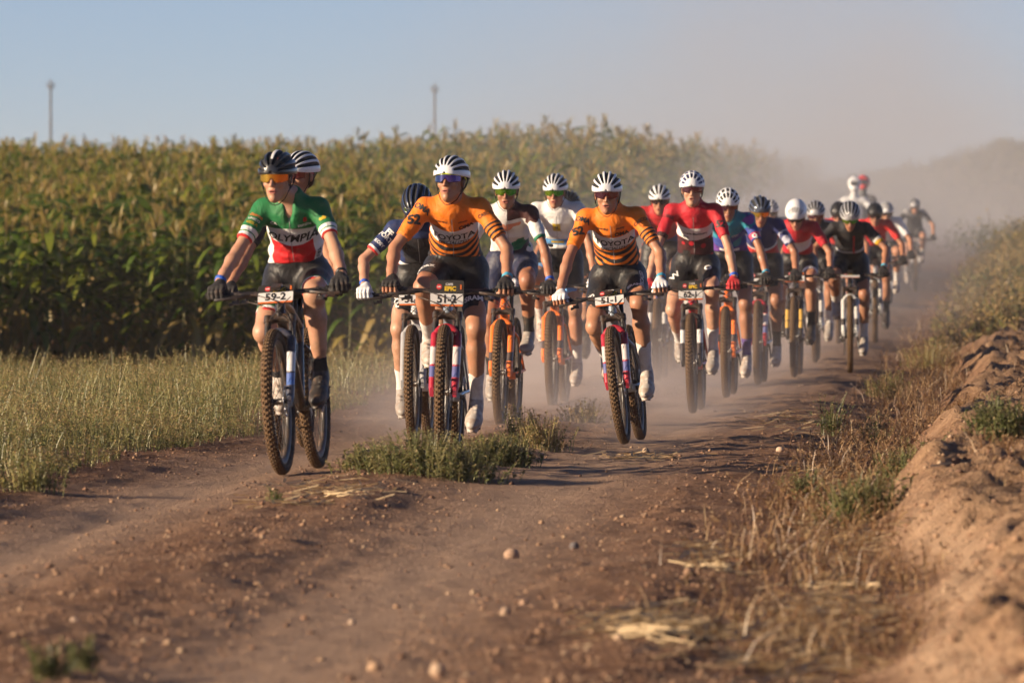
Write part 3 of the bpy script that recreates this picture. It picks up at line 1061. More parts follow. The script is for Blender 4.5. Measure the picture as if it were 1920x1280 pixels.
def tail_mesh():
    """plait falling over one shoulder"""
    mb = MB()
    n = 16
    P = [np.array((0.075 + 0.02 * math.sin(t * 2.2), 0.02 - 0.06 * t, -0.05 - 0.26 * t)) for t in np.linspace(0, 1, n)]
    mb.tube(P, [0.011 + 0.004 * math.cos(i * 2.1) for i in range(n)], 8)
    P = [np.array((-0.075 - 0.02 * math.sin(t * 2.2), 0.02 - 0.06 * t, -0.05 - 0.24 * t)) for t in np.linspace(0, 1, n)]
    mb.tube(P, [0.011 + 0.004 * math.cos(i * 2.1) for i in range(n)], 8)
    return mb.build("plaits")

_rd = {}
def rider_data():
    if not _rd:
        _rd['head'] = head_field(); _rd['head_open'] = head_field(mouth=0.0042, wide=0.95); _rd['head_slim'] = head_field(mouth=0.002, wide=0.92)
        _rd['hand'] = hand_mesh()
        _rd['glove_full'] = hand_mesh(0.0022)
        _rd['glove_half'] = hand_mesh(0.0022, True)
        _rd['shoe'] = shoe_field()
        for k in ('ribs', 'grid', 'aero', 'wide'):
            _rd['helmet_' + k] = helmet_mesh(k)
        _rd['lens'] = lens_mesh(); _rd['gframe'] = frame_glasses_mesh(); _rd['strap'] = strap_mesh(); _rd['hair'] = hair_mesh(); _rd['plaits'] = tail_mesh()
        for nm in ('glove_full', 'glove_half'):
            V, Q = _rd[nm]
            _rd[nm + '_me'] = {1: new_mesh("glove", V, Q), -1: new_mesh("glove", V * (-1, 1, 1), Q[:, ::-1].copy())}
        V, Q = _rd['shoe']
        _rd['shoe_me'] = {1: new_mesh("shoe", V, Q), -1: new_mesh("shoe", V * (-1, 1, 1), Q[:, ::-1].copy())}
    return _rd

def skin_mat(name, col):
    m, t = mat0(name)
    co = t.coords()
    n = t.noise(9, 3, 0.6, co); n2 = t.noise(60, 3, 0.6, co)
    c = t.mix(t.smooth(n, 0.35, 0.7, 0.0, 0.45), col, (col[0] * 0.95, col[1] * 0.72, col[2] * 0.66))
    c = t.mix(t.smooth(n2, 0.45, 0.8, 0.0, 0.25), c, (col[0] * 0.7, col[1] * 0.6, col[2] * 0.55))
    c = t.mix(t.math('MULTIPLY', t.attr('lip').outputs['Fac'], 0.85), c, (0.33, 0.085, 0.075))
    c = t.mix(t.math('MULTIPLY', t.attr('eye').outputs['Fac'], 0.85), c, (0.03, 0.018, 0.012))  # dark eyes and brows, plus mouth shade put into the colour
    c = t.mix(t.smooth(t.noise(22, 4, 0.7, co), 0.50, 0.78, 0.0, 0.40), c, (0.27, 0.165, 0.105))
    # road dust on the shins
    dz = t.math('MULTIPLY', t.attr('shin').outputs['Fac'], t.smooth(t.noise(14, 4, 0.65, co), 0.40, 0.72, 0.0, 0.8))
    c = t.mix(dz, c, (0.26, 0.15, 0.09))
    b = t.bsdf
    t.put(b.inputs["Base Color"], c)
    b.inputs["Roughness"].default_value = 0.55
    b.inputs["Subsurface Weight"].default_value = 0.04
    b.inputs["Subsurface Radius"].default_value = (0.02, 0.008, 0.004)
    b.inputs["Subsurface Scale"].default_value = 0.4
    t.l.new(t.bump(t.math('MULTIPLY_ADD', t.noise(38, 3, 0.6, co), 2.0, t.noise(180, 3, 0.6, co)), 0.22, 0.004), b.inputs["Normal"])
    t.l.new(t.smooth(n2, 0.3, 0.7, 0.38, 0.62), b.inputs["Roughness"])
    return m

def cloth_mat(name, base, layers, rough=0.62):
    """knitted fabric with printed colour zones; attribute tc = (across, up the trunk 0..1, front +1 / back -1), sl = (along sleeve 0..1, side, 0)"""
    m, t = mat0(name)
    tc = t.sep(t.attr('tc').outputs['Vector']); sl = t.sep(t.attr('sl').outputs['Vector'])
    co = t.coords()
    c = base
    def ev(e):
        k = e[0]
        if k == 'v':        # trunk height with a curved edge
            cv = e[3] if len(e) > 3 else 0.0
            x2 = t.math('MULTIPLY', tc[0], tc[0])
            return t.math('MULTIPLY_ADD', x2, cv, tc[1])
        if k == 'x': return tc[0]
        if k == 'ax': return t.math('ABSOLUTE', tc[0])
        if k == 'f': return tc[2]
        if k == 't': return sl[0]
        if k == 'side': return sl[1]
        if k == 'stripe':    # (stripe, lo, hi, count, curve)
            x2 = t.math('MULTIPLY', tc[0], tc[0])
            w = t.math('MULTIPLY_ADD', t.math('SUBTRACT', t.noise(7, 2, 0.5, co), 0.5), 0.05, t.math('MULTIPLY_ADD', x2, e[4], tc[1]))
            return t.math('FRACT', t.math('MULTIPLY', w, e[3]))
        if k == 'tstripe':
            return t.math('FRACT', t.math('MULTIPLY', sl[0], e[3]))
        if k == 'noise':     # (noise, lo, hi, scale)
            return t.noise(e[3], 2, 0.5, co)
        if k == 'spots':     # (spots, lo, hi, scale)
            nd = t.n.new("ShaderNodeTexVoronoi"); nd.inputs["Scale"].default_value = e[3]
            t.l.new(co, nd.inputs["Vector"]); return nd.outputs["Distance"]
    for col, conds in layers:
        k = None
        for e in conds:
            x = ev(e)
            a = t.math('GREATER_THAN', x, e[1])
            b = t.math('LESS_THAN', x, e[2])
            ab = t.math('MULTIPLY', a, b)
            k = ab if k is None else t.math('MULTIPLY', k, ab)
        c = t.mix(k, c, col)
    n = t.noise(16, 4, 0.6, co)
    c = t.mix(t.smooth(n, 0.45, 0.8, 0.0, 0.16), c, (0.20, 0.12, 0.075))
    b = t.bsdf
    t.put(b.inputs["Base Color"], c)
    b.inputs["Roughness"].default_value = rough
    b.inputs["Sheen Weight"].default_value = 0.05
    b.inputs["Specular IOR Level"].default_value = 0.3
    h1 = t.noise(9, 3, 0.55, t.mapping(co, (1.5, 0.9, 1.3), (0.3, 0.5, 0.2)), 1.0)
    h2 = t.noise(420, 2, 0.5, co)
    h = t.math('MULTIPLY_ADD', h2, 0.05, h1)
    nb = t.n.new("ShaderNodeBump"); nb.inputs["Strength"].default_value = 0.42; nb.inputs["Distance"].default_value = 0.03
    t.l.new(h, nb.inputs["Height"]); t.l.new(nb.outputs[0], b.inputs["Normal"])
    return m

_lens = {}
def lens_mat(kind):
    if kind in _lens:
        return _lens[kind]
    m, t = mat0("lens_" + kind)
    co = t.coords()
    xs = t.sep(co)
    cols = {'orange': ((0.95, 0.22, 0.01), (0.75, 0.50, 0.08)), 'green': ((0.02, 0.34, 0.05), (0.25, 0.42, 0.03)), 'purple': ((0.10, 0.02, 0.14), (0.02, 0.03, 0.10)),
            'red': ((0.16, 0.025, 0.03), (0.09, 0.03, 0.05)), 'dark': ((0.03, 0.025, 0.03), (0.06, 0.03, 0.03))}[kind]
    f = t.smooth(t.math('MULTIPLY_ADD', t.math('SUBTRACT', t.noise(20, 2, 0.5, co), 0.5), 0.04, xs[0]), -0.05, 0.06)
    t.put(t.bsdf.inputs["Base Color"], t.mix(f, cols[1], cols[0]))
    t.bsdf.inputs["Metallic"].default_value = 0.85 if kind in ('orange', 'green') else 0.6
    t.bsdf.inputs["Roughness"].default_value = 0.12
    t.bsdf.inputs["Coat Weight"].default_value = 0.7
    _lens[kind] = m
    return m

def wrap(V2, Fc, size, c, dirv, up, bvh, off=0.0022, sx=1.0):
    """project lettering (2-D) along dirv on a surface; c is a point in front of it"""
    dirv = nrm(dirv); up = nrm(np.array(up) - dirv * np.dot(up, dirv)); rt = np.cross(dirv, up)
    out, ok = [], []
    for v in V2:
        o = np.array(c) + rt * v[0] * size * sx + up * v[1] * size
        hit, n, i, d = bvh.ray_cast(Vector(o), Vector(dirv), 0.6)
        if hit is None:
            out.append(o); ok.append(False)
        else:
            out.append(np.array(hit) - dirv * off); ok.append(True)
    F2 = [f for f in Fc if all(ok[i] for i in f)]
    return out, F2

def make_rider(sp, near):
    """sp: rider description. Returns nothing; builds a bicycle and a person on it"""
    D = rider_data()
    s = sp['s']
    Y = F / s
    gz = ground_z((sp['px'] - 960) / s, Y)
    yaw = sp.get('yaw', 4.0)
    # front contact point given in the picture -> ground point under the bottom bracket
    front = np.array(((sp['px'] - 960) / s, Y, 0.0))
    off = Rz(-yaw) @ np.array((0, FAX[1], 0))
    base = front - off
    zr = ground_z(*(base + Rz(-yaw) @ np.array((0, RAX[1], 0)))[:2]); zf = ground_z(front[0], front[1])
    wb = RAX[1] - FAX[1]
    bz = zf + (zr - zf) * (-FAX[1]) / wb
    pit = math.degrees(math.atan2(zr - zf, wb))
    lean = sp.get('lean', 0.0)
    root = empty("bicycle", (base[0], base[1], bz - 0.004), (R(pit), R(-lean), R(-yaw)))
    tag(root, sp['bike_label'], "bicycle", "mountain bikes of the race group")
    make_bike(sp, root)
    # ---------------- pose in the upright frame of the bicycle
    sc_ = sp.get('size', 1.0)
    Bm = Ry(-lean)
    B = lambda p: Bm @ np.array(p, float)
    tau = sp.get('tau', 47.0) + 3.5
    Hc = B((0, 0.185, sp.get('hip', 1.035))) + np.array((0, 0, sp.get('up', 0.0)))
    Ls = 0.47 * sc_
    swx = sp.get('sway', 0.0)
    u0 = nrm((swx * 0.5, -math.cos(R(tau + 9)), math.sin(R(tau + 9)))); u1 = nrm((swx, -math.cos(R(tau - 9)), math.sin(R(tau - 9))))
    Wc = Hc + u0 * Ls * 0.36; Cc = Hc + u0 * Ls * 0.5 + u1 * Ls * 0.22; Sc = Hc + u0 * Ls * 0.5 + u1 * Ls * 0.5
    us = nrm(Sc - Hc)
    tw = sp.get('twist', 0.0)
    lat = nrm(Ry(-lean * 0.3 + sp.get('shroll', 0.0)) @ Rz(tw) @ np.array((1.0, 0, 0)))
    shw = sp.get('shw', 0.158) * sc_
    J = {}
    for sd in (1, -1):
        J['sh', sd] = Sc + lat * sd * shw - np.array((0, 0, 0.014))
        g = B((sd * 0.318, -0.469, 0.925))
        J['grip', sd] = g
        J['wr', sd] = g + Bm @ np.array((sd * 0.002, 0.068, 0.052))
        J['el', sd] = ik(J['sh', sd], J['wr', sd], 0.288 * sc_, 0.256 * sc_, (sd * sp.get('elbow', 0.6), 0.35, -0.55))
        J['hip', sd] = Hc + Bm @ np.array((sd * 0.092, 0, -0.005))
        ph = R(sp['phase'] + (0 if sd > 0 else 180))
        pd = B(BB + np.array((sd * 0.128, -math.sin(ph) * CR, math.cos(ph) * CR)))
        fp = sp.get('heel', 16) - 14 * math.cos(ph) * 0 + 8 * (1 if math.cos(ph) < 0 else 0.2)
        Mf = Bm @ Rz(-sd * 5) @ Rx(fp)
        J['foot', sd] = (pd + Mf @ np.array((0, 0, 0.014)), Mf)
        J['an', sd] = J['foot', sd][0] + Mf @ np.array((0, 0.128, 0.098))
        J['kn', sd] = ik(J['hip', sd], J['an', sd], 0.432 * sc_, 0.428 * sc_, (sd * sp.get('knee', 0.10), -1, 0.25))
    Nb = Sc + us * 0.03 + np.array((0, -0.01, 0.035))
    hd = nrm((0, -0.74, 0.67))
    Hd = Nb + hd * sp.get('neck', 0.150) + np.array((sp.get('hx', 0.0), 0, sp.get('hz', 0) - 0.062))
    Mh = Rz(sp.get('hyaw', 0)) @ Ry(sp.get('hroll', 0)) @ Rx(sp.get('hpitch', 6))
    Mhs = Mh * sp.get('head', 1.0)
    frn = nrm(np.cross(us, lat))                       # chest normal, towards front and down
    if frn[1] > 0: frn = -frn
    Mt = np.stack([lat, frn, us], 1)
    def limb(j0, j1, j2, sd):
        return J[j0, sd], J[j1, sd], J[j2, sd]
    # trunk primitives (shared by skin, jersey and shorts)
    bw = sp.get('bulk', 1.0)
    trunk = [(ell(Hc + u0 * 0.02, (0.160 * bw, 0.118, 0.125), np.stack([lat, nrm(np.cross(u0, lat)), u0], 1)), 0.0),
             (ell(Wc, (0.134 * bw, 0.104, 0.135), Mt), 0.07),
             (ell(Cc, (0.132 * bw, 0.106, 0.150), Mt), 0.07),
             (ell(Cc + us * 0.06 + frn * 0.035, (0.105 * bw, 0.072, 0.085), Mt), 0.05),
             (rcone(J['sh', -1] + lat * 0.02, J['sh', 1] - lat * 0.02, 0.049, 0.049), 0.06),
             (rcone(Sc + frn * 0.0, Nb, 0.080, 0.056), 0.06)]
    h = 0.0105 if near else 0.016
    pts = [J[k] for k in J if k[0] not in ('foot',)] + [Hd]
    lo = np.min(pts, axis=0) - 0.14; hi = np.max(pts, axis=0) + 0.14
    # ---------------- skin
    fd = Field(lo, hi, h)
    for p, k in trunk:
        fd.add(grow(p, -0.010), k)
    fd.add(rcone(Nb - us * 0.02, Hd + Mh @ np.array((0, 0.012, -0.055)), 0.052, 0.049), 0.03)
    for sd in (1, -1):
        a, b, c = limb('sh', 'el', 'wr', sd)
        m = a + (b - a) * 0.45
        fd.add(rcone(a, m, 0.041, 0.038), 0.05); fd.add(rcone(m, b, 0.038, 0.032), 0.02)
        fm = b + (c - b) * 0.28
        fd.add(rcone(b, fm, 0.0315, 0.0355), 0.02); fd.add(rcone(fm, b + (c - b) * 0.7, 0.0355, 0.028), 0.02); fd.add(rcone(b + (c - b) * 0.7, c, 0.029, 0.0245), 0.02)
        a, b, c = limb('hip', 'kn', 'an', sd)
        m = a + (b - a) * 0.4
        fd.add(rcone(a, m, 0.086, 0.078), 0.04); fd.add(rcone(m, b, 0.078, 0.052), 0.03)
        fd.add(ell(b + nrm(b - (a + c) / 2) * 0.008, (0.044, 0.042, 0.052)), 0.02)
        inn = np.array((-sd * 1.0, 0, 0)); up_ = nrm(a - b); fr_ = nrm(b - (a + c) / 2)
        fd.add(ell(b + up_ * 0.085 + inn * 0.026 + fr_ * 0.018, (0.027, 0.030, 0.042)), 0.018)
        fd.add(ell(b + up_ * 0.125 - inn * 0.030 + fr_ * 0.020, (0.026, 0.032, 0.060)), 0.018)
        back = nrm((a + c) / 2 - b); ax = nrm(c - b); back = nrm(back - ax * np.dot(back, ax))
        fd.add(rcone(b + ax * 0.07 - back * 0.030, b + ax * 0.26 - back * 0.026, 0.012, 0.008), 0.018)
        q = b + (c - b) * 0.30 + back * 0.016
        fd.add(rcone(b + back * 0.006, q, 0.046, 0.051), 0.03)
        fd.add(rcone(q, b + (c - b) * 0.68 + back * 0.006, 0.051, 0.036), 0.02)
        fd.add(rcone(b + (c - b) * 0.3, c, 0.040, 0.031), 0.03)
    V, Q = fd.net(); V = lap(V, Q, 2, 0.4)
    # shin mask for dust
    shin = np.zeros(len(V), np.float32)
    for sd in (1, -1):
        zk = J['kn', sd][2]
        shin = np.maximum(shin, np.clip((zk + 0.02 - V[:, 2]) / 0.12, 0, 1) * ((V[:, 0] * sd) > -0.02))
    hV, hQ, lip, eye = D[sp.get('face', 'head')]
    HV = (hV @ Mhs.T + Hd).astype(np.float32)
    Vs, Qs, li, ey, sh = [V, HV], [Q, hQ + len(V)], [np.zeros(len(V)), lip], [np.zeros(len(V)), eye], [shin, np.zeros(len(HV))]
    n0 = len(V) + len(HV)
    gV, gQ = D['hand']
    for sd in (1, -1):
        W = (gV * (sd, 1, 1)) @ (Bm @ Rz(sd * 6)).T + J['grip', sd]
        Vs.append(W.astype(np.float32)); Qs.append((gQ if sd > 0 else gQ[:, ::-1]) + n0)
        li.append(np.zeros(len(W))); ey.append(np.zeros(len(W))); sh.append(np.zeros(len(W))); n0 += len(W)
    body = new_mesh("body", np.concatenate(Vs), np.concatenate(Qs))
    set_attr(body, "lip", np.concatenate(li)); set_attr(body, "eye", np.concatenate(ey)); set_attr(body, "shin", np.concatenate(sh))
    pr = empty("person", (base[0], base[1], bz), (R(pit), 0, R(-yaw)))
    tag(pr, sp['label'], "cyclist", "riders of the race group")
    link("body", body, pr, sp['skin'])
    # ---------------- jersey
    jf = Field(np.min([J['sh', 1], J['sh', -1], J['el', 1], J['el', -1], Hc], axis=0) - 0.16, np.max([J['sh', 1], J['sh', -1], Hc, J['el', 1], J['el', -1]], axis=0) + 0.17, 0.009 if near else 0.014)
    for p, k in trunk:
        jf.add(grow(p, 0.004), k)
    jf.cut(Hc + np.array((0, 0, 0.075)), nrm(np.array((0, -0.10, -1.0)) - us * 0.15))
    jf.cut(Nb + us * 0.030, nrm(us + np.array((0, -0.25, 0.55))))
    slen = sp.get('sleeve', 0.72)
    for sd in (1, -1):
        a, b, _ = limb('sh', 'el', 'wr', sd)
        e = a + (b - a) * slen
        jf.add(clip(rcone(a, a + (b - a) * 0.45, 0.0490, 0.0460), e, b - a), 0.05)
        jf.add(clip(rcone(a + (b - a) * 0.45, b, 0.0460, 0.0410), e, b - a), 0.02)
    if sp.get('vneck'):
        jf.add(rcone(Nb + frn * 0.075 + us * 0.02, Nb + frn * 0.12 - us * 0.10, 0.036, 0.012), 0.0, sub=True)
    V, Q = jf.net(); V = lap(V, Q, 2, 0.4)
    P = V - (Hc + us * 0.035)
    Lv = np.dot(Nb - (Hc + us * 0.035), us)
    tc = np.stack([P @ lat, (P @ us) / Lv, np.clip((P @ frn) * 20, -1, 1)], 1)
    sl = np.zeros((len(V), 3), np.float32)
    for sd in (1, -1):
        a, b, _ = limb('sh', 'el', 'wr', sd)
        d = (b - a); Ld = np.linalg.norm(d); d = d / Ld
        q = (V - a) @ d
        r = np.linalg.norm(V - a - q[:, None] * d, axis=1)
        k = np.clip(q / (Ld * slen), 0, 1.05)
        on = (q > 0.012) & (r < 0.075) & (((V - Sc) @ lat) * sd > shw * 0.80)
        sl[on, 0] = k[on]; sl[on, 1] = sd
    ax_pt = Hc + us * 0.035 + np.outer(P @ us, us)
    rad_ = V - ax_pt; rad_ = rad_ / (np.linalg.norm(rad_, axis=1)[:, None] + 1e-6)
    sd0 = (sp['px'] * 0.37) % 50
    on_t = 1 - np.clip(sl[:, 0] * 4, 0, 1)
    low = np.clip(1.15 - tc[:, 1] * 1.2, 0.15, 1)
    fold = 0.017 * low * fbm(tc[:, 0] * 6 + sd0, tc[:, 1] * 11 + 1.5 * tc[:, 0], 2) + 0.010 * fbm(tc[:, 0] * 9 + 4 * np.abs(tc[:, 1] - 0.8) + sd0, tc[:, 1] * 4, 2)
    V = V + rad_ * (fold * on_t)[:, None] + rad_ * (0.009 * sl[:, 0] * fbm(sl[:, 0] * 7 + sd0, V[:, 2] * 22 + V[:, 0] * 9, 2))[:, None]
    jm = new_mesh("jersey", V, Q); set_attr(jm, "tc", tc); set_attr(jm, "sl", sl)
    jo = link("jersey", jm, pr, sp['jersey'])
    bvh = BVHTree.FromPolygons([tuple(map(float, v)) for v in V], [tuple(map(int, q)) for q in Q]) if near else None
    # ---------------- shorts
    sf = Field(np.min([Hc, J['kn', 1], J['kn', -1]], axis=0) - 0.15, np.max([Hc, J['kn', 1], J['kn', -1]], axis=0) + 0.16, 0.010 if near else 0.015)
    sf.add(grow(trunk[0][0], -0.002))
    sf.add(grow(trunk[1][0], -0.004), 0.07)
    sf.cut(Hc + us * 0.30, us)
    slg = sp.get('short', 0.74)
    for sd in (1, -1):
        a, b, _ = limb('hip', 'kn', 'an', sd)
        m = a + (b - a) * 0.4; e = a + (b - a) * slg
        sf.add(rcone(a, m, 0.093, 0.083), 0.05)
        sf.add(clip(rcone(m, b, 0.083, 0.056), e, b - a), 0.02)
    V, Q = sf.net(); V = lap(V, Q, 2, 0.4)
    st = np.zeros((len(V), 3), np.float32)
    for sd in (1, -1):
        a, b, _ = limb('hip', 'kn', 'an', sd)
        d = b - a; Ld = np.linalg.norm(d); d = d / Ld
        on = ((V - Hc) @ lat) * sd > 0
        st[on, 0] = np.clip(((V - a) @ d)[on] / (Ld * slg), 0, 1.1); st[on, 1] = sd
    sm = new_mesh("shorts", V, Q); set_attr(sm, "sl", st); set_attr(sm, "tc", np.zeros((len(V), 3)))
    so = link("shorts", sm, pr, sp['shorts'])
    bvs = BVHTree.FromPolygons([tuple(map(float, v)) for v in V], [tuple(map(int, q)) for q in Q]) if near else None
    # ---------------- socks and shoes
    skl = sp.get('sock_len', 0.36)
    for sd in (1, -1):
        _, b, c = limb('hip', 'kn', 'an', sd)
        a = limb('hip', 'kn', 'an', sd)[0]
        back = nrm((a + c) / 2 - b); ax = nrm(c - b); back = nrm(back - ax * np.dot(back, ax))
        kf = Field(np.minimum(b, c) - 0.09, np.maximum(b, c) + 0.09, 0.0085 if near else 0.013)
        top = c + (b - c) * skl
        kf.add(rcone(b + (c - b) * 0.3, c, 0.0435, 0.0345))
        q = b + (c - b) * 0.30 + back * 0.016
        kf.add(rcone(q, b + (c - b) * 0.68 + back * 0.006, 0.0545, 0.0395), 0.02)
        kf.add(rcone(c, c + J['foot', sd][1] @ np.array((0, -0.03, -0.03)), 0.035, 0.03), 0.02)
        kf.cut(top, b - c)
        V, Q = kf.net(); V = lap(V, Q, 1, 0.4)
        link("sock", new_mesh("sock", V, Q), pr, sp['sock'])
        pos, Mf = J['foot', sd]
        so_ = link("shoe", D['shoe_me'][sd], pr, sp['shoe'][0 if sd > 0 else 1] if isinstance(sp['shoe'], tuple) else sp['shoe'])
        so_.matrix_local = Matrix.Translation(Vector(pos)) @ Matrix(Mf.tolist()).to_4x4()
        g = link("glove", D['glove_half_me' if sp.get('half') else 'glove_full_me'][sd], pr, sp['glove'])
        g.matrix_local = Matrix.Translation(Vector(J['grip', sd])) @ Matrix((Bm @ Rz(sd * 6)).tolist()).to_4x4()
        if sp.get('band', {}).get(sd):
            _, b, c = limb('sh', 'el', 'wr', sd)
            bf = Field(c - 0.07, c + 0.07, 0.006)
            m0 = c + (b - c) * 0.10
            bf.add(clip(clip(rcone(b, c, 0.043, 0.0300), c + (b - c) * 0.16, b - c), c + (b - c) * 0.08, c - b))
            V, Q = bf.net()
            if len(Q):
                link("wristband", new_mesh("wristband", lap(V, Q, 1, 0.3), Q), pr, sp['band'][sd])
    # ---------------- helmet, glasses, hair
    Mw = Matrix.Translation(Vector(Hd)) @ Matrix(Mhs.tolist()).to_4x4()
    hm = link("helmet", D['helmet_' + sp.get('hkind', 'ribs')], pr)
    hm.matrix_local = Mw
    for i, mm in enumerate((sp['helmet'], sp.get('vent') or mat("helmet_vent", (0.008, 0.008, 0.009), 0.7))):
        hm.material_slots[i].link = 'OBJECT'; hm.material_slots[i].material = mm
    link("chin_strap", D['strap'], hm, mat("strap_black", (0.012, 0.012, 0.013), 0.8))
    gl = link("sunglasses", D['gframe'], pr, sp.get('gframe') or mat("glasses_black", (0.01, 0.01, 0.01), 0.4))
    gm = Mw
    if sp.get('glift'):
        gm = Mw @ Matrix.Translation((0, -0.012, sp['glift'])) @ Matrix.Rotation(R(-12), 4, 'X')
    gl.matrix_local = gm
    link("lens", D['lens'], gl, lens_mat(sp.get('lens', 'dark')))
    hr = link("hair", D['hair'], pr, sp.get('hair') or mat("hair_brown", (0.05, 0.028, 0.016), 0.6, 0, 0.3, 200))
    hr.matrix_local = Mw
    if sp.get('plaits'):
        link("plaits", D['plaits'], hr, sp.get('hair') or mat("hair_brown", (0.05, 0.028, 0.016), 0.6, 0, 0.3, 200))
    if near:
        zs = np.array([(sx_ * 0.0016, zz) for zz in np.linspace(-0.5, 0.5, 25) for sx_ in (-1, 1)])
        zs[:, 1] *= Lv * 0.82
        zf = [(2 * i, 2 * i + 1, 2 * i + 3, 2 * i + 2) for i in range(24)]
        o, ff = wrap(zs, zf, 1.0, Hc + us * 0.035 + us * (0.44 * Lv) + frn * 0.30, -frn, us, bvh, 0.0015)
        if ff:
            link("zip", new_mesh("zip", o, ff, False), jo, mat("zip_grey", (0.30, 0.29, 0.29), 0.5) if not sp.get('zip') else sp['zip'])
    # ---------------- lettering printed on the clothes
    for tx in sp.get('texts', []):
        if not near:
            break
        where, txt, size, a, b_, col = tx[:6]
        opt = tx[6] if len(tx) > 6 else {}
        V2, F2 = text_tris(txt, opt.get('bold', 0.02), opt.get('shear', 0.0), 1)
        an = R(opt.get('rot', 0)); V2 = np.stack([V2[:, 0] * math.cos(an) - V2[:, 1] * math.sin(an), V2[:, 0] * math.sin(an) + V2[:, 1] * math.cos(an)], 1)
        if where == 'chest':      # a across (m), b height 0..1
            c = Hc + us * 0.035 + us * (b_ * Lv) + lat * a + frn * 0.30
            o, ff = wrap(V2, F2, size, c, -frn, us, bvh, sx=opt.get('sx', 1.0)); par = jo
        elif where == 'sleeve':   # a = side, b = along the sleeve
            p, q, _ = limb('sh', 'el', 'wr', a)
            d = nrm(q - p)
            vdir = nrm(np.array((opt.get('turn', 0.0), 1.0, -0.12))); vdir = nrm(vdir - d * np.dot(vdir, d))
            c = p + (q - p) * slen * b_ - vdir * 0.25
            o, ff = wrap(V2, F2, size, c, vdir, -d if not opt.get('along') else np.cross(vdir, d), bvh, sx=opt.get('sx', 1.0)); par = jo
        else:                     # thigh: a = side, b = along the leg
            p, q, _ = limb('hip', 'kn', 'an', a)
            d = nrm(q - p)
            vdir = nrm(np.array((opt.get('turn', 0.0), 1.0, -0.25))); vdir = nrm(vdir - d * np.dot(vdir, d))
            c = p + (q - p) * slg * b_ - vdir * 0.3
            o, ff = wrap(V2, F2, size, c, vdir, -d if not opt.get('along') else np.cross(vdir, d), bvs, sx=opt.get('sx', 1.0)); par = so
        if ff:
            link("lettering", new_mesh("lettering", o, ff, False), par, mat("print_" + col, {'black': (0.015, 0.015, 0.016), 'white': (0.72, 0.70, 0.68), 'red': (0.5, 0.02, 0.02), 'yellow': (0.55, 0.36, 0.02), 'darkred': (0.10, 0.008, 0.012), 'grey': (0.25, 0.25, 0.26), 'orange': (0.6, 0.15, 0.02), 'blue': (0.03, 0.12, 0.4)}[col], 0.6))
# ------------------------------------------------------------------ colours and kits
WHITE = (0.68, 0.67, 0.66); BLACK = (0.012, 0.012, 0.014); ORANGE = (0.74, 0.180, 0.012); GREEN = (0.012, 0.145, 0.045); RED = (0.52, 0.012, 0.018)
MAROON = (0.36, 0.010, 0.022); NAVY = (0.016, 0.030, 0.105)
tan = skin_mat("skin_tanned", (0.37, 0.180, 0.105)); fair = skin_mat("skin_fair", (0.44, 0.245, 0.160)); deep = skin_mat("skin_deep_tan", (0.31, 0.142, 0.080))
blackshort = cloth_mat("shorts_black", BLACK, [], 0.45)
def trim_shorts(name, lay):
    return cloth_mat(name, BLACK, lay, 0.45)
hel_white = mat("helmet_white", (0.72, 0.72, 0.73), 0.28, var=0.05, coat=0.5)
hel_black = mat("helmet_black", (0.014, 0.014, 0.016), 0.30, var=0.1, coat=0.5)
hel_navy = mat("helmet_navy", (0.018, 0.026, 0.060), 0.25, coat=0.6)
hel_silver = mat("helmet_silver", (0.42, 0.42, 0.44), 0.3, 0.3, coat=0.4)
hel_red = mat("helmet_red", (0.50, 0.03, 0.03), 0.3, coat=0.4)
sock_w = mat("sock_white", (0.60, 0.58, 0.56), 0.9, dust=0.30, bump=0.2); sock_b = mat("sock_black", (0.015, 0.015, 0.016), 0.9, dust=0.2); sock_p = mat("sock_purple", (0.08, 0.05, 0.22), 0.9, dust=0.2)
shoe_w = mat("shoe_white_dusty", (0.55, 0.53, 0.50), 0.55, dust=0.75, vscale=60); shoe_b = mat("shoe_black_dusty", (0.014, 0.014, 0.015), 0.5, dust=0.35, vscale=60); shoe_g = mat("shoe_grey_dusty", (0.30, 0.28, 0.26), 0.55, dust=0.5, vscale=60)
gl_b = mat("glove_black", (0.013, 0.012, 0.013), 0.75, dust=0.15, bump=0.3); gl_w = mat("glove_white", (0.66, 0.65, 0.66), 0.8, dust=0.10, bump=0.3); gl_r = mat("glove_red", (0.42, 0.02, 0.025), 0.75, bump=0.3)
band_b = mat("wristband_blue", (0.02, 0.10, 0.50), 0.5); band_c = mat("wristband_cyan", (0.05, 0.30, 0.45), 0.5); watch = mat("watch_black", (0.015, 0.015, 0.015), 0.4)
yel_frame = mat("glasses_yellow", (0.70, 0.85, 0.02), 0.4); pink_frame = mat("glasses_pink", (0.75, 0.04, 0.10), 0.4); white_frame = mat("glasses_white", (0.6, 0.6, 0.6), 0.4)
blond = mat("hair_blond", (0.24, 0.14, 0.06), 0.6, 0, 0.3, 200)

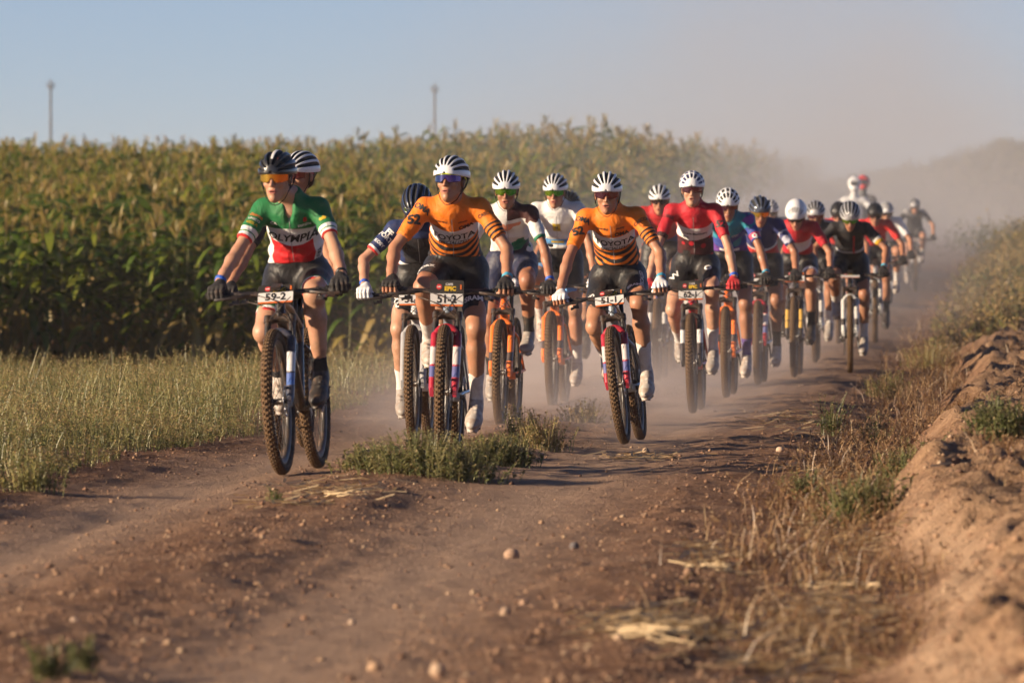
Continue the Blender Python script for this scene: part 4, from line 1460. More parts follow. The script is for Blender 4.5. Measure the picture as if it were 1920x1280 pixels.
fr_black = mat("frame_black", (0.014, 0.014, 0.017), 0.3, coat=0.5, dust=0.25); fr_red = mat("frame_red", (0.42, 0.012, 0.03), 0.3, coat=0.5, dust=0.20); fr_silver = mat("frame_silver_blue", (0.28, 0.33, 0.40), 0.3, 0.4, coat=0.5, dust=0.2)
fr_orange = mat("frame_orange", (0.75, 0.15, 0.02), 0.3, coat=0.5, dust=0.2); fr_blue = mat("frame_blue", (0.02, 0.06, 0.22), 0.3, coat=0.5, dust=0.2); fr_white = mat("frame_white", (0.6, 0.6, 0.6), 0.35, coat=0.4, dust=0.25)
fk_bw = fork_mat("fork_blue_white", (0.03, 0.04, 0.07), (0.60, 0.60, 0.62), (0.06, 0.14, 0.42))
fk_red = fork_mat("fork_red", (0.38, 0.008, 0.03), (0.55, 0.50, 0.50), (0.08, 0.10, 0.28))
fk_sil = fork_mat("fork_silver", (0.34, 0.34, 0.35)); fk_org = fork_mat("fork_orange", (0.80, 0.17, 0.02), None, (0.04, 0.03, 0.03)); fk_blk = fork_mat("fork_black", (0.014, 0.014, 0.016), (0.60, 0.60, 0.60))
fk_gold = fork_mat("fork_gold", (0.02, 0.02, 0.02), (0.60, 0.36, 0.06), (0.60, 0.36, 0.06)); fk_wht = fork_mat("fork_white", (0.55, 0.55, 0.53), None, (0.03, 0.03, 0.03))

SL = lambda a, b, *x: ('t', a, b)
kit_ital = cloth_mat("jersey_tricolour", GREEN, [
    (WHITE, [('v', -9, 0.70, 3.0), ('t', -1, 0.001)]),
    (RED, [('v', -9, 0.475, -4.0), ('ax', -1, 0.108), ('t', -1, 0.001), ('f', -0.2, 2)]),
    (WHITE, [('t', 0.72, 0.95)]), (GREEN, [('t', 0.83, 0.875)]), ((0.55, 0.02, 0.02), [('t', 0.95, 2)])])
def tiger(name):
    return cloth_mat(name, ORANGE, [
        (BLACK, [('v', -9, 0.50, 0.0), ('stripe', 0.0, 0.52, 11.0, -5.0), ('t', -1, 0.001)]),
        (BLACK, [('v', -9, 0.62, 0.0), ('ax', 0.135, 9), ('t', -1, 0.001)]),
        (WHITE, [('v', 0.455, 9, -4.0), ('v', -9, 0.66, -3.0), ('ax', -1, 0.152), ('t', -1, 0.001), ('f', -0.2, 2)]),
        (BLACK, [('t', 0.52, 0.98), ('tstripe', 0.0, 0.50, 8.5), ('side', 0.5, 2)])])
kit_t2 = tiger("jersey_tiger")
kit_navy = cloth_mat("jersey_navy", NAVY, [
    ((0.012, 0.013, 0.02), [('ax', -1, 0.10), ('v', 0.30, 0.86), ('t', -1, 0.001)]),
    (WHITE, [('v', 0.25, 0.30, 1.0), ('t', -1, 0.001)]), ((0.50, 0.02, 0.03), [('v', -9, 0.25, 1.0), ('t', -1, 0.001)]),
    (WHITE, [('t', 0.86, 0.93)]), ((0.60, 0.03, 0.03), [('t', 0.93, 2)])])
kit_wg = cloth_mat("jersey_white_green", (0.62, 0.60, 0.58), [
    ((0.05, 0.012, 0.012), [('v', 0.80, 9), ('side', 0.5, 2), ('t', 0.0, 0.35)]), ((0.05, 0.012, 0.012), [('v', 0.86, 9), ('x', 0.0, 1)]),
    ((0.55, 0.20, 0.12), [('v', 0.55, 0.80), ('noise', 0.52, 1, 5), ('t', -1, 0.001)]), ((0.015, 0.16, 0.08), [('v', 0.2, 0.5), ('noise', 0.58, 1, 7), ('t', -1, 0.001)]),
    ((0.015, 0.16, 0.08), [('t', 0.90, 2)]), ((0.04, 0.05, 0.16), [('v', -9, 0.14)])])
kit_white = cloth_mat("jersey_white_blueband", (0.70, 0.69, 0.68), [
    ((0.10, 0.30, 0.62), [('v', 0.30, 0.40, 2.0), ('t', -1, 0.001)]), ((0.60, 0.42, 0.03), [('v', 0.33, 0.37, 2.0), ('ax', -1, 0.05), ('t', -1, 0.001)]),
    ((0.55, 0.40, 0.03), [('v', 0.56, 0.72), ('ax', -1, 0.030), ('f', 0, 2), ('t', -1, 0.001)])])
kit_red62 = cloth_mat("jersey_red_panel", (0.44, 0.012, 0.025), [
    ((0.05, 0.008, 0.012), [('v', -9, 0.46), ('spots', 0.30, 9, 13), ('t', -1, 0.001)]),
    (WHITE, [('v', 0.44, 9, -3.0), ('v', -9, 0.66, -1.0), ('ax', -1, 0.148), ('t', -1, 0.001), ('f', -0.2, 2)]),
    ((0.03, 0.006, 0.01), [('t', 0.85, 2), ('side', -2, -0.5)])])
kit_red13 = cloth_mat("jersey_red_whitepanel", (0.44, 0.012, 0.025), [
    ((0.05, 0.008, 0.012), [('v', -9, 0.24)]),
    (WHITE, [('v', 0.36, 9, -3.0), ('v', -9, 0.60, -1.0), ('ax', -1, 0.148), ('t', -1, 0.001), ('f', -0.2, 2)])])
kit_red_plain = cloth_mat("jersey_red_navy", (0.42, 0.014, 0.02), [((0.03, 0.06, 0.18), [('v', -9, 0.35)]), ((0.5, 0.35, 0.03), [('v', 0.6, 0.7), ('ax', -1, 0.03)])])
kit_purple = cloth_mat("jersey_purple_blue", (0.03, 0.05, 0.26), [
    ((0.02, 0.22, 0.30), [('noise', 0.55, 1, 3.5)]), ((0.20, 0.05, 0.30), [('noise', -1, 0.42, 4.5)]),
    ((0.10, 0.03, 0.22), [('v', -9, 0.35)]), (WHITE, [('v', 0.28, 0.33), ('ax', -1, 0.08)]), ((0.55, 0.05, 0.12), [('t', 0.70, 0.9)])])
kit_navywhite = cloth_mat("jersey_navy_starred", (0.022, 0.030, 0.13), [
    ((0.45, 0.45, 0.55), [('t', 0.35, 2), ('noise', 0.50, 1, 9)]), (WHITE, [('v', -9, 0.40), ('t', -1, 0.001)]),
    ((0.50, 0.03, 0.03), [('v', -9, 0.36), ('stripe', 0, 0.55, 0.001, 9), ('t', -1, 0.001)]), ((0.5, 0.03, 0.03), [('v', -9, 0.36), ('x', 0.02, 0.06)]), ((0.5, 0.03, 0.03), [('v', -9, 0.36), ('x', -0.07, -0.03)])])
kit_black = cloth_mat("jersey_black_trim", (0.016, 0.016, 0.020), [
    ((0.50, 0.50, 0.50), [('v', 0.30, 0.36, 1.5), ('t', -1, 0.001)]), ((0.5, 0.02, 0.02), [('x', 0.03, 0.045), ('v', 0.2, 0.8), ('f', 0, 2)]),
    ((0.45, 0.45, 0.45), [('t', 0.70, 0.82)]), ((0.65, 0.36, 0.03), [('t', 0.82, 0.98)])])
kit_dark = cloth_mat("jersey_dark_grey", (0.02, 0.02, 0.026), [((0.35, 0.35, 0.36), [('v', 0.86, 9), ('noise', 0.5, 1, 8)])])
kit_bright_red = cloth_mat("jersey_bright_red", (0.55, 0.02, 0.02), [((0.03, 0.03, 0.04), [('v', -9, 0.3)])])
kit_plain_white = cloth_mat("jersey_plain_white", (0.66, 0.65, 0.66), [])
sh_ital = trim_shorts("shorts_tricolour_cuffs", [((0.012, 0.145, 0.045), [('t', 0.84, 0.90)]), (WHITE, [('t', 0.90, 0.95)]), ((0.55, 0.02, 0.02), [('t', 0.95, 2)])])
sh_blue = trim_shorts("shorts_black_blue_cuffs", [((0.12, 0.32, 0.62), [('t', 0.86, 2)])])

RIDERS = []
def rider(**k):
    RIDERS.append(k)
# ------------------------------------------------------------------ ground: one sheet, finer where it is near
def ground_detail(X, Y):
    """clods, ruts and ripples on top of the lie of the land"""
    r = X - road_left(Y)
    b = X - berm_edge(Y)
    track = np.exp(-((r - 0.75) / 0.42) ** 2) + np.exp(-((r - 2.45) / 0.50) ** 2)
    onroad = sstep(r, -0.3, 0.3) * (1 - sstep(r, 3.3, 4.1))
    rough = 1 - 0.80 * np.clip(track, 0, 1) * onroad
    d = 0.022 * fbm(X * 2.6, Y * 0.9, 3) * rough
    d = d + 0.020 * fbm(X * 9.0, Y * 5.0, 3, 0.65) * (0.25 + 0.75 * rough)
    d = d + 0.010 * fbm((X - 0.061 * Y) * 5.0, Y * 0.25, 2) * onroad
    d = d - 0.030 * np.clip(track, 0, 1) * onroad + 0.018 * np.exp(-((r - 1.6) / 0.35) ** 2) * onroad
    onb = sstep(b, -0.15, 0.15)
    ridge = np.abs(fbm(X * 4.2 + 3, Y * 2.2, 3)) ** 0.7
    d = d + onb * (0.09 * fbm(X * 2.6 + 9, Y * 1.3, 4) + 0.075 * fbm(X * 8.0, Y * 4.6, 4, 0.7) - 0.06 * ridge + 0.02) * sstep(b, -0.12, 0.22)
    return d, track * onroad, onroad, b

def gz_full(X, Y):
    return ground_z(X, Y) + ground_detail(np.asarray(X, float), np.asarray(Y, float))[0]

def build_ground():
    Ys = [9.0]
    while Ys[-1] < 700:
        y = Ys[-1]; Ys.append(y + max(0.028, y * y / 18666 * 1.15))
    Ys = np.array(Ys + list(np.geomspace(720, 3000, 14)))
    inner = np.arange(-3.2, 7.6, 0.034)
    outL = -3.2 - np.geomspace(0.06, 600, 46); outR = 7.6 + np.geomspace(0.06, 600, 40)
    rr = np.concatenate([outL[::-1], inner, outR])
    YY, RR = np.meshgrid(Ys, rr, indexing='ij')
    XX = RR + road_left(np.minimum(YY, 260))
    d, tr, onr, b = ground_detail(XX, YY)
    fade = np.clip(1.3 - YY / 170.0, 0, 1)
    ZZ = ground_z(XX, YY) + d * fade
    V = np.stack([XX.ravel(), YY.ravel(), ZZ.ravel()], 1)
    idx = np.arange(len(V)).reshape(XX.shape)
    Q = np.stack([idx[:-1, :-1].ravel(), idx[:-1, 1:].ravel(), idx[1:, 1:].ravel(), idx[1:, :-1].ravel()], 1)
    me = new_mesh("ground", V, Q)
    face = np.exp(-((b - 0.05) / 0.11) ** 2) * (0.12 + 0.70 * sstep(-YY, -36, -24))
    set_attr(me, "trk", np.clip(tr, 0, 1).ravel()); set_attr(me, "face", face.ravel()); set_attr(me, "road", onr.ravel()); set_attr(me, "bank", sstep(b, 0.0, 0.3).ravel())
    m, t = mat0("dirt")
    co = t.coords()
    n1 = t.noise(1.6, 4, 0.6, co); n2 = t.noise(14, 5, 0.68, co); n3 = t.noise(70, 3, 0.6, co)
    dark = (0.120, 0.058, 0.033); mid = (0.240, 0.130, 0.073); pale = (0.360, 0.228, 0.146)
    c = t.mix(t.smooth(n2, 0.36, 0.66), dark, mid)
    c = t.mix(t.smooth(n1, 0.48, 0.72, 0, 0.5), c, pale)
    k = t.math('MULTIPLY', t.attr('trk').outputs['Fac'], t.smooth(n2, 0.25, 0.6, 0.55, 0.95))
    c = t.mix(k, c, (0.345, 0.232, 0.162))
    c = t.mix(t.math('MULTIPLY', t.attr('bank').outputs['Fac'], t.smooth(n2, 0.3, 0.65, 0.15, 0.75)), c, (0.345, 0.225, 0.132))
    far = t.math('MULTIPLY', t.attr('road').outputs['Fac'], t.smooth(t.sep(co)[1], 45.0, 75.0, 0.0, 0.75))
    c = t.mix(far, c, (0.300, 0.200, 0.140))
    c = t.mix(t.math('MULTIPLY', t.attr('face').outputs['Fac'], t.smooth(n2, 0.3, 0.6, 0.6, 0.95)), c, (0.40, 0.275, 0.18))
    c = t.mix(t.smooth(n3, 0.58, 0.72, 0, 0.6), c, (0.42, 0.29, 0.20))
    c = t.mix(t.smooth(n3, 0.42, 0.30, 0, 0.55), c, (0.075, 0.040, 0.026))
    t.put(t.bsdf.inputs["Base Color"], c)
    t.bsdf.inputs["Roughness"].default_value = 0.95; t.bsdf.inputs["Specular IOR Level"].default_value = 0.15
    nb = t.n.new("ShaderNodeBump"); nb.inputs["Strength"].default_value = 1.0; nb.inputs["Distance"].default_value = 0.03
    t.l.new(t.math('MULTIPLY_ADD', n3, 0.5, n2), nb.inputs["Height"]); t.l.new(nb.outputs[0], t.bsdf.inputs["Normal"])
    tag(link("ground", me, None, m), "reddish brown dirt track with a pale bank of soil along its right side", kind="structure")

def pix_y(py, z=0.0):
    return F * (HC - z) / (py - HY)

def pix_ground(px, py):
    """ground point seen at a pixel"""
    z = 0.0
    for _ in range(8):
        Y = pix_y(py, z); X = (px - 960) * Y / F; z = float(ground_z(X, Y))
    return X, Y, float(gz_full(X, Y))

# ------------------------------------------------------------------ stones
def rock_mesh(seed, n1=2):
    import bmesh
    bm = bmesh.new(); bmesh.ops.create_icosphere(bm, subdivisions=n1, radius=1.0)
    g = np.random.default_rng(seed); off = g.random(3) * 20
    for v in bm.verts:
        p = np.array(v.co)
        k = 1 + 0.28 * float(fbm(np.array(p[0] * 1.1 + off[0]), np.array(p[1] * 1.1 + p[2] * 0.7 + off[1]), 3))
        v.co = Vector(p * k * np.array((1.0, 0.85, 0.8)))
    me = bpy.data.meshes.new("stone"); bm.to_mesh(me); bm.free()
    me.polygons.foreach_set("use_smooth", np.ones(len(me.polygons), dtype=bool))
    return me

def scatter_pebbles():
    N = 80000
    g = np.random.default_rng(11)
    py = 1560 - (1560 - 560) * g.random(N) ** 1.05
    Y = F * 1.3 / (py - HY)
    X = (g.random(N) * 2 - 1) * 0.094 * Y + 0.003 * Y
    r = X - road_left(Y); b = X - berm_edge(Y)
    d, tr, onr, _ = ground_detail(X, Y)
    keep = (g.random(N) > np.clip(tr, 0, 1) * 0.90) & (r > -0.6) & ((Y > 18.5) | (b > -0.2))
    X, Y = X[keep], Y[keep]; n = len(X)
    Z = gz_full(X, Y)
    bb = X - berm_edge(Y)
    sz = 0.0033 * np.exp(g.normal(0, 0.60, n)) * np.where(bb > 0.0, 1.45, 1.0) * (1 + 0.6 * (g.random(n) < 0.05)); sz = np.minimum(sz, np.where(bb > 0, 0.028, 0.015))
    octa = np.array([(1, 0, 0), (0, 1, 0), (-1, 0, 0), (0, -1, 0), (0, 0, 1), (0, 0, -0.6)], np.float32)
    tri = np.array([(0, 1, 4), (1, 2, 4), (2, 3, 4), (3, 0, 4), (1, 0, 5), (2, 1, 5), (3, 2, 5), (0, 3, 5)])
    jit = 1 + 0.35 * (g.random((n, 6, 1)) - 0.5)
    a = g.random(n) * 6.28
    P = octa[None] * jit * (np.array((1.0, 1.0, 0.75)) * (0.8 + 0.5 * g.random((n, 1, 3))))
    ca, sa = np.cos(a)[:, None], np.sin(a)[:, None]
    W = np.stack([P[:, :, 0] * ca - P[:, :, 1] * sa, P[:, :, 0] * sa + P[:, :, 1] * ca, P[:, :, 2]], 2) * sz[:, None, None]
    W += np.stack([X, Y, Z + sz * 0.25], 1)[:, None, :]
    Fc = (tri[None] + 6 * np.arange(n)[:, None, None]).reshape(-1, 3)
    me = new_mesh("pebbles", W.reshape(-1, 3), Fc, False)
    set_attr(me, "tint", np.repeat(g.random(n), 6))
    m, t = mat0("pebble")
    c = t.ramp(t.attr('tint').outputs['Fac'], [(0.0, (0.10, 0.05, 0.03)), (0.45, (0.23, 0.125, 0.075)), (0.88, (0.33, 0.205, 0.125)), (1.0, (0.46, 0.33, 0.22))])
    t.put(t.bsdf.inputs["Base Color"], c); t.bsdf.inputs["Roughness"].default_value = 0.9
    tag(link("pebbles", me, None, m), "loose pebbles and crumbs of soil on the track", "pebbles", kind="stuff")

def place_stones():
    sets = [(958, 1032, 15, (0.40, 0.26, 0.18), "pale brown stone, larger of the two on the bare track"), (1077, 1018, 11, (0.13, 0.11, 0.11), "dark grey stone right of the larger pale stone"),
            (820, 1262, 17, (0.46, 0.32, 0.22), "pale oval stone at the bottom edge of the picture, right one"), (703, 1250, 14, (0.42, 0.27, 0.17), "rounded tan stone near the bottom edge, left one"),
            (948, 1148, 12, (0.42, 0.29, 0.20), "pale stone below the larger track stone"), (660, 1152, 9, (0.42, 0.30, 0.22), "small pale stone on the left track"),
            (140, 1178, 9, (0.42, 0.30, 0.22), "small pale stone near the lower left corner"), (1292, 1078, 11, (0.30, 0.18, 0.11), "ring-shaped brown clod left of the straw bundle"),
            (1160, 1195, 10, (0.42, 0.29, 0.19), "pale clod left of the straw bundle"), (980, 1130, 9, (0.38, 0.24, 0.16), "tan stone just right of the pale stone below the track stones"),
            (1590, 870, 12, (0.40, 0.27, 0.17), "pale clod in the dry verge grass"), (1210, 840, 8, (0.42, 0.29, 0.19), "small pale stone beside the leaning bicycle's wheel"),
            (1462, 843, 8, (0.48, 0.34, 0.24), "small white stone on the right of the track")]
    for i, (px, py, hw, col, lab) in enumerate(sets):
        X, Y, z = pix_ground(px, py)
        rad = hw * Y / F
        o = link("stone", rock_mesh(50 + i), None, mat("stone_%d" % i, col, 0.9, 0, 0.25, 30, 0.5, 60), loc=(X, Y, z + rad * 0.45), rot=(0.3 * i, 0.2, i))
        o.scale = (rad, rad, rad)
        tag(o, lab, "stone", "larger stones on the track")

# ------------------------------------------------------------------ grass and weeds made of thin blades and small leaves
def leaf_mat(name, stops, transl=0.30, rough=0.6):
    m, t = mat0(name)
    c = t.ramp(t.attr('tint').outputs['Fac'], stops)
    t.n.remove(t.bsdf)
    d = t.n.new("ShaderNodeBsdfDiffuse"); tr = t.n.new("ShaderNodeBsdfTranslucent"); gl = t.n.new("ShaderNodeBsdfGlossy")
    t.l.new(c, d.inputs[0]); t.l.new(c, tr.inputs[0]); gl.inputs["Roughness"].default_value = 0.45
    gl.inputs[0].default_value = (0.9, 0.9, 0.9, 1)
    m1 = t.n.new("ShaderNodeMixShader"); m1.inputs[0].default_value = transl
    t.l.new(d.outputs[0], m1.inputs[1]); t.l.new(tr.outputs[0], m1.inputs[2])
    m2 = t.n.new("ShaderNodeMixShader"); m2.inputs[0].default_value = 0.04
    t.l.new(m1.outputs[0], m2.inputs[1]); t.l.new(gl.outputs[0], m2.inputs[2])
    t.l.new(m2.outputs[0], t.n["Material Output"].inputs["Surface"])
    return m

def stems(base, height, lean, g, width=0.0035, nleaf=8, leaf=(0.012, 0.03), leafw=0.28, head=4, headsz=0.008, tint=(0.2, 0.5), headtint=0.8, dry=None):
    """arrays of verts, quads, tint for a field of stems; base (n,3), height (n,), lean (n,2)"""
    n = len(base)
    az = g.random(n) * 6.28
    w = np.stack([np.cos(az), np.sin(az), np.zeros(n)], 1) * width
    L = np.concatenate([lean, np.zeros((n, 1))], 1) * height[:, None]
    up = np.array((0, 0, 1.0))
    def at(t):
        t = np.asarray(t)
        if t.ndim == 0: t = np.full(n, t)
        return base + L * (t ** 1.8)[:, None] + up * (height * t * (1 - 0.12 * t))[:, None]
    tt = tint[0] + (tint[1] - tint[0]) * g.random(n)
    if dry is not None: tt = np.where(dry, 0.85 + 0.1 * g.random(n), tt)
    V, Qs, T = [], [], []
    p0, p1, p2 = at(0.0), at(0.5), at(1.0)
    V.append(np.stack([p0 - w, p0 + w, p1 + w * 0.8, p1 - w * 0.8, p2 + w * 0.4, p2 - w * 0.4], 1).reshape(-1, 3))
    o = 6 * np.arange(n)[:, None]
    Qs.append((o + np.array((0, 1, 2, 3)))); Qs.append((o + np.array((3, 2, 4, 5))))
    T.append(np.repeat(tt, 6)); cnt = 6 * n
    for k in range(nleaf + head):
        isH = k >= nleaf
        t = (0.88 + 0.14 * g.random(n)) if isH else (0.12 + 0.85 * (k + g.random(n)) / nleaf)
        p = at(t)
        a = g.random(n) * 6.28; el = g.uniform(-0.1, 1.0, n)
        l = g.uniform(leaf[0], leaf[1], n) * (1.15 - 0.6 * t) if not isH else np.full(n, headsz) * g.uniform(0.7, 1.4, n)
        d = np.stack([np.cos(a) * np.cos(el), np.sin(a) * np.cos(el), np.sin(el)], 1) * l[:, None]
        s = np.stack([-np.sin(a), np.cos(a), 0.4 * g.normal(size=n)], 1) * (l * (leafw if not isH else 0.6))[:, None]
        if isH:
            p = p + g.normal(size=(n, 3)) * headsz * 0.8
        V.append(np.stack([p, p + d * 0.5 + s, p + d, p + d * 0.5 - s], 1).reshape(-1, 3))
        Qs.append(cnt + 4 * np.arange(n)[:, None] + np.array((0, 1, 2, 3)))
        T.append(np.repeat(np.clip(tt + 0.12 * g.normal(size=n), 0, 1) if not isH else np.clip(headtint + 0.1 * g.normal(size=n), 0, 1), 4)); cnt += 4 * n
    return np.concatenate(V), np.concatenate(Qs), np.concatenate(T)

def foliage_obj(name, V, Q, T, m, parent=None, origin=None):
    V = np.asarray(V)
    if origin is not None:
        V = V - np.array(origin)
    me = new_mesh(name, V, Q, False); set_attr(me, "tint", T)
    return link(name, me, parent, m, loc=origin)

WEED = [(0.0, (0.090, 0.105, 0.034)), (0.35, (0.210, 0.205, 0.072)), (0.6, (0.330, 0.285, 0.110)), (0.8, (0.370, 0.245, 0.115)), (1.0, (0.540, 0.400, 0.220))]
GREENW = [(0.0, (0.070, 0.088, 0.030)), (0.4, (0.150, 0.160, 0.058)), (0.7, (0.250, 0.220, 0.092)), (1.0, (0.400, 0.290, 0.150))]
DRY = [(0.0, (0.095, 0.046, 0.022)), (0.4, (0.190, 0.095, 0.042)), (0.7, (0.300, 0.175, 0.080)), (1.0, (0.500, 0.360, 0.200))]

def build_weeds():
    g = np.random.default_rng(21)
    m = leaf_mat("weed_leaf", WEED); md = leaf_mat("dry_grass_blade", DRY, 0.25); mg = leaf_mat("green_weed_leaf", GREENW)
    # strip between the track and the maize
    N = 80000
    py = 1075 - (1075 - 672) * g.random(N) ** 0.9
    Y = F * 1.33 / (py - HY)
    Y = Y[(Y > 24)]; n = len(Y)
    r = -0.02 - g.random(n) ** 1.0 * (0.075 * Y + 2.2)
    X = road_left(Y) + r
    edge = 0.25 * fbm(X * 0.7, Y * 0.5, 3)
    keep = (r < -0.10 + edge) & (np.abs(X) < 0.088 * Y + 1.8) & (g.random(n) < 0.22 + 1.25 * (fbm(X * 1.3, Y * 0.55, 3) + 0.32)) & (Y < 74)
    X, Y, r = X[keep], Y[keep], r[keep]; n = len(X)
    if n > 24000:
        sel = g.permutation(n)[:24000]; X, Y, r = X[sel], Y[sel], r[sel]; n = 24000
    Z = gz_full(X, Y)
    h = (0.10 + 0.36 * np.clip(fbm(X * 1.5, Y * 0.65, 3) + 0.45, 0.05, 1.0)) * g.uniform(0.55, 1.2, n) * sstep(-r, 0.0, 0.7) + 0.05
    h = h * np.interp(Y, [50, 70], [1.0, 0.55])
    V, Q, T = stems(np.stack([X, Y, Z], 1), h, g.normal(0.03, 0.20, (n, 2)), g, 0.0024, 10, (0.010, 0.026), 0.34, 7, 0.0085, (0.05, 0.66), 0.72)
    tag(foliage_obj("weeds", V, Q, T, m), "dense olive weeds between the track and the maize", "weeds", kind="stuff")
    # dry grass of the right verge and on the soil bank
    N = 60000
    py = 1300 - (1300 - 520) * g.random(N) ** 0.85
    Y = F * 1.38 / (py - HY); Y = np.minimum(Y, 170)
    b = g.uniform(-1.9, 3.2, N)
    X = berm_edge(Y) + b
    r = X - road_left(Y)
    dens = np.where(b < -0.02, 1.25 * sstep(r, 3.35 + 0.008 * (Y - 34), 4.05 + 0.008 * (Y - 34)), 0.0) + np.where(b > 0.35, 0.30, 0.0)
    dens = dens * (0.25 + 1.5 * np.clip(fbm(X * 1.1, Y * 0.45, 3) + 0.30, 0, 1)) * np.interp(Y, [20, 27, 36], [0.10, 0.28, 1.0])
    keep = (g.random(N) < dens) & (np.abs(X) < 0.088 * Y + 0.4)
    X, Y, b = X[keep], Y[keep], b[keep]; n = len(X)
    if n > 17000:
        sel = g.permutation(n)[:17000]; X, Y, b = X[sel], Y[sel], b[sel]; n = 17000
    Z = gz_full(X, Y)
    h = g.uniform(0.04, 0.17, n) * np.where(Y > 50, 1.5, 1.0) * np.where(b > 0, 0.7, 1.0)
    V, Q, T = stems(np.stack([X, Y, Z], 1), h, g.normal(0.0, 0.45, (n, 2)), g, 0.0024, 3, (0.02, 0.06), 0.10, 2, 0.009, (0.05, 0.95), 0.8)
    tag(foliage_obj("dry_grass", V, Q, T, md), "short dry brown grass of the verge and soil bank", "dry grass", kind="stuff")
    # straw lying about
    n = 2600
    pts = []
    spots = [(1240, 1195, 150, 30, 420), (1560, 1150, 130, 90, 560), (1600, 1010, 120, 60, 300), (1330, 1060, 60, 25, 120), (640, 948, 120, 20, 110), (560, 968, 90, 14, 50), (1480, 1240, 160, 50, 260), (1560, 900, 110, 40, 260), (1500, 770, 90, 25, 160), (1200, 850, 90, 12, 120)]
    for (cx, cy, wx, wy, k) in spots:
        for _ in range(k):
            px, py_ = cx + g.normal() * wx * 0.5, cy + g.normal() * wy * 0.5
            if py_ > 1300: continue
            z = 0.08; Yp = F * (HC - z) / (py_ - HY); pts.append(((px - 960) * Yp / F, Yp))
    P = np.array(pts); n = len(P)
    Z = gz_full(P[:, 0], P[:, 1])
    a = g.uniform(0, 3.14, n); l = g.uniform(0.015, 0.085, n); el = g.normal(0.04, 0.14, n)
    d = np.stack([np.cos(a), np.sin(a) * 1.4, np.sin(el)], 1) * l[:, None]; s = np.stack([-np.sin(a), np.cos(a), np.full(n, 0.5)], 1) * g.uniform(0.0022, 0.0060, n)[:, None]
    c = np.stack([P[:, 0], P[:, 1], Z + g.uniform(0.004, 0.02, n)], 1)
    V = np.stack([c - d - s, c + d - s, c + d + s, c - d + s], 1).reshape(-1, 3)
    Q = 4 * np.arange(n)[:, None] + np.array((0, 1, 2, 3))
    tag(foliage_obj("straw", V, Q, np.repeat(g.uniform(0.55, 1.0, n), 4), leaf_mat("straw", [(0.5, (0.40, 0.27, 0.14)), (1.0, (0.58, 0.43, 0.26))], 0.15)), "pale broken straw strewn on the verge", "straw", kind="stuff")

    # a handful of long cut stalks lying together, and a smaller one
    sm = mat("straw_stalk", (0.50, 0.37, 0.22), 0.8, 0, 0.25, 30)
    for cx, cy, cnt, ln, lab in ((1235, 1195, 26, 0.20, "bundle of long pale straw stalks lying on the soil at the bottom"), (1340, 1062, 12, 0.13, "few pale straw stalks lying above the long straw bundle"), (1600, 1105, 16, 0.12, "loose pale stalks lying in front of the soil bank"), (650, 940, 10, 0.13, "few tan stalks lying in front of the green weed clump")):
        X0, Y0, z0 = pix_ground(cx, cy)
        root = empty("straw_bundle", (X0, Y0, z0)); tag(root, lab, "straw", "straw stalks on the ground")
        for i in range(cnt):
            a = g.normal(-0.35, 0.35) if i % 4 else g.uniform(0, 3.1)
            c = g.normal(size=2) * (0.06, 0.12); L = ln * g.uniform(0.35, 1.0)
            p = [np.array((c[0] + math.cos(a) * L * q, c[1] + math.sin(a) * L * q * 1.5, 0)) for q in (-0.5, 0.0, 0.5)]
            for v in p:
                v[2] = float(gz_full(v[0] + X0, v[1] + Y0)) - z0 + 0.010 + 0.02 * g.random()
            mb = MB(); mb.tube(p, [0.0026, 0.0034, 0.0022], 5); link("stalk", mb.build("stalk"), root, sm)
    # single clumps that can be picked out: pixel of the base centre, half width px, height m, stems, material, label
    clumps = [(812, 897, 118, 0.21, 520, mg, 0.50, "bushy green weed clump in the middle of the track"), (690, 892, 46, 0.13, 120, mg, 0.5, "low weed tuft at the left end of the green clump"),
              (938, 868, 62, 0.17, 260, mg, 0.48, "weed tuft at the right end of the green clump by a white shoe"), (1018, 842, 42, 0.22, 130, m, 0.7, "tall dry weed stems right of the green clump"),
              (1096, 792, 34, 0.17, 90, m, 0.75, "grey dry weed between the white jersey's bicycle and the leaning bicycle"), (975, 838, 30, 0.24, 80, m, 0.55, "thin upright weed left of the tall dry stems"),
              (1556, 818, 24, 0.27, 46, mg, 0.35, "tall dark green weed standing alone beside the track"), (1640, 838, 26, 0.22, 42, mg, 0.4, "pale green weed right of the lone dark weed"),
              (1512, 935, 26, 0.15, 60, mg, 0.45, "small green weed nearest the track on the verge"), (1612, 985, 62, 0.21, 220, mg, 0.4, "soft green grass tuft in front of the soil bank"),
              (1700, 905, 44, 0.20, 120, mg, 0.45, "green grass tuft against the soil bank"), (1880, 832, 60, 0.17, 240, mg, 0.35, "leafy green weed on top of the soil bank"),
              (1665, 745, 40, 0.24, 130, m, 0.5, "yellowish weed clump on the verge beyond the lone weed"), (1745, 690, 48, 0.28, 170, m, 0.6, "dry tufted grass below the shrubs"),
              (1835, 640, 60, 0.36, 260, md, 0.6, "tall straw-coloured grass beside the soil bank"), (1800, 760, 40, 0.16, 110, md, 0.5, "rust-brown grass at the foot of the soil bank"),
              (88, 1275, 34, 0.12, 24, mg, 0.3, "blurred green weed in the lower left corner"), (160, 1262, 30, 0.10, 20, mg, 0.3, "blurred green weed right of the corner weed"),
              (515, 948, 8, 0.10, 8, mg, 0.3, "single thin weed on the left track"), (60, 925, 60, 0.19, 110, m, 0.4, "weed bush at the left picture edge beside the track")]
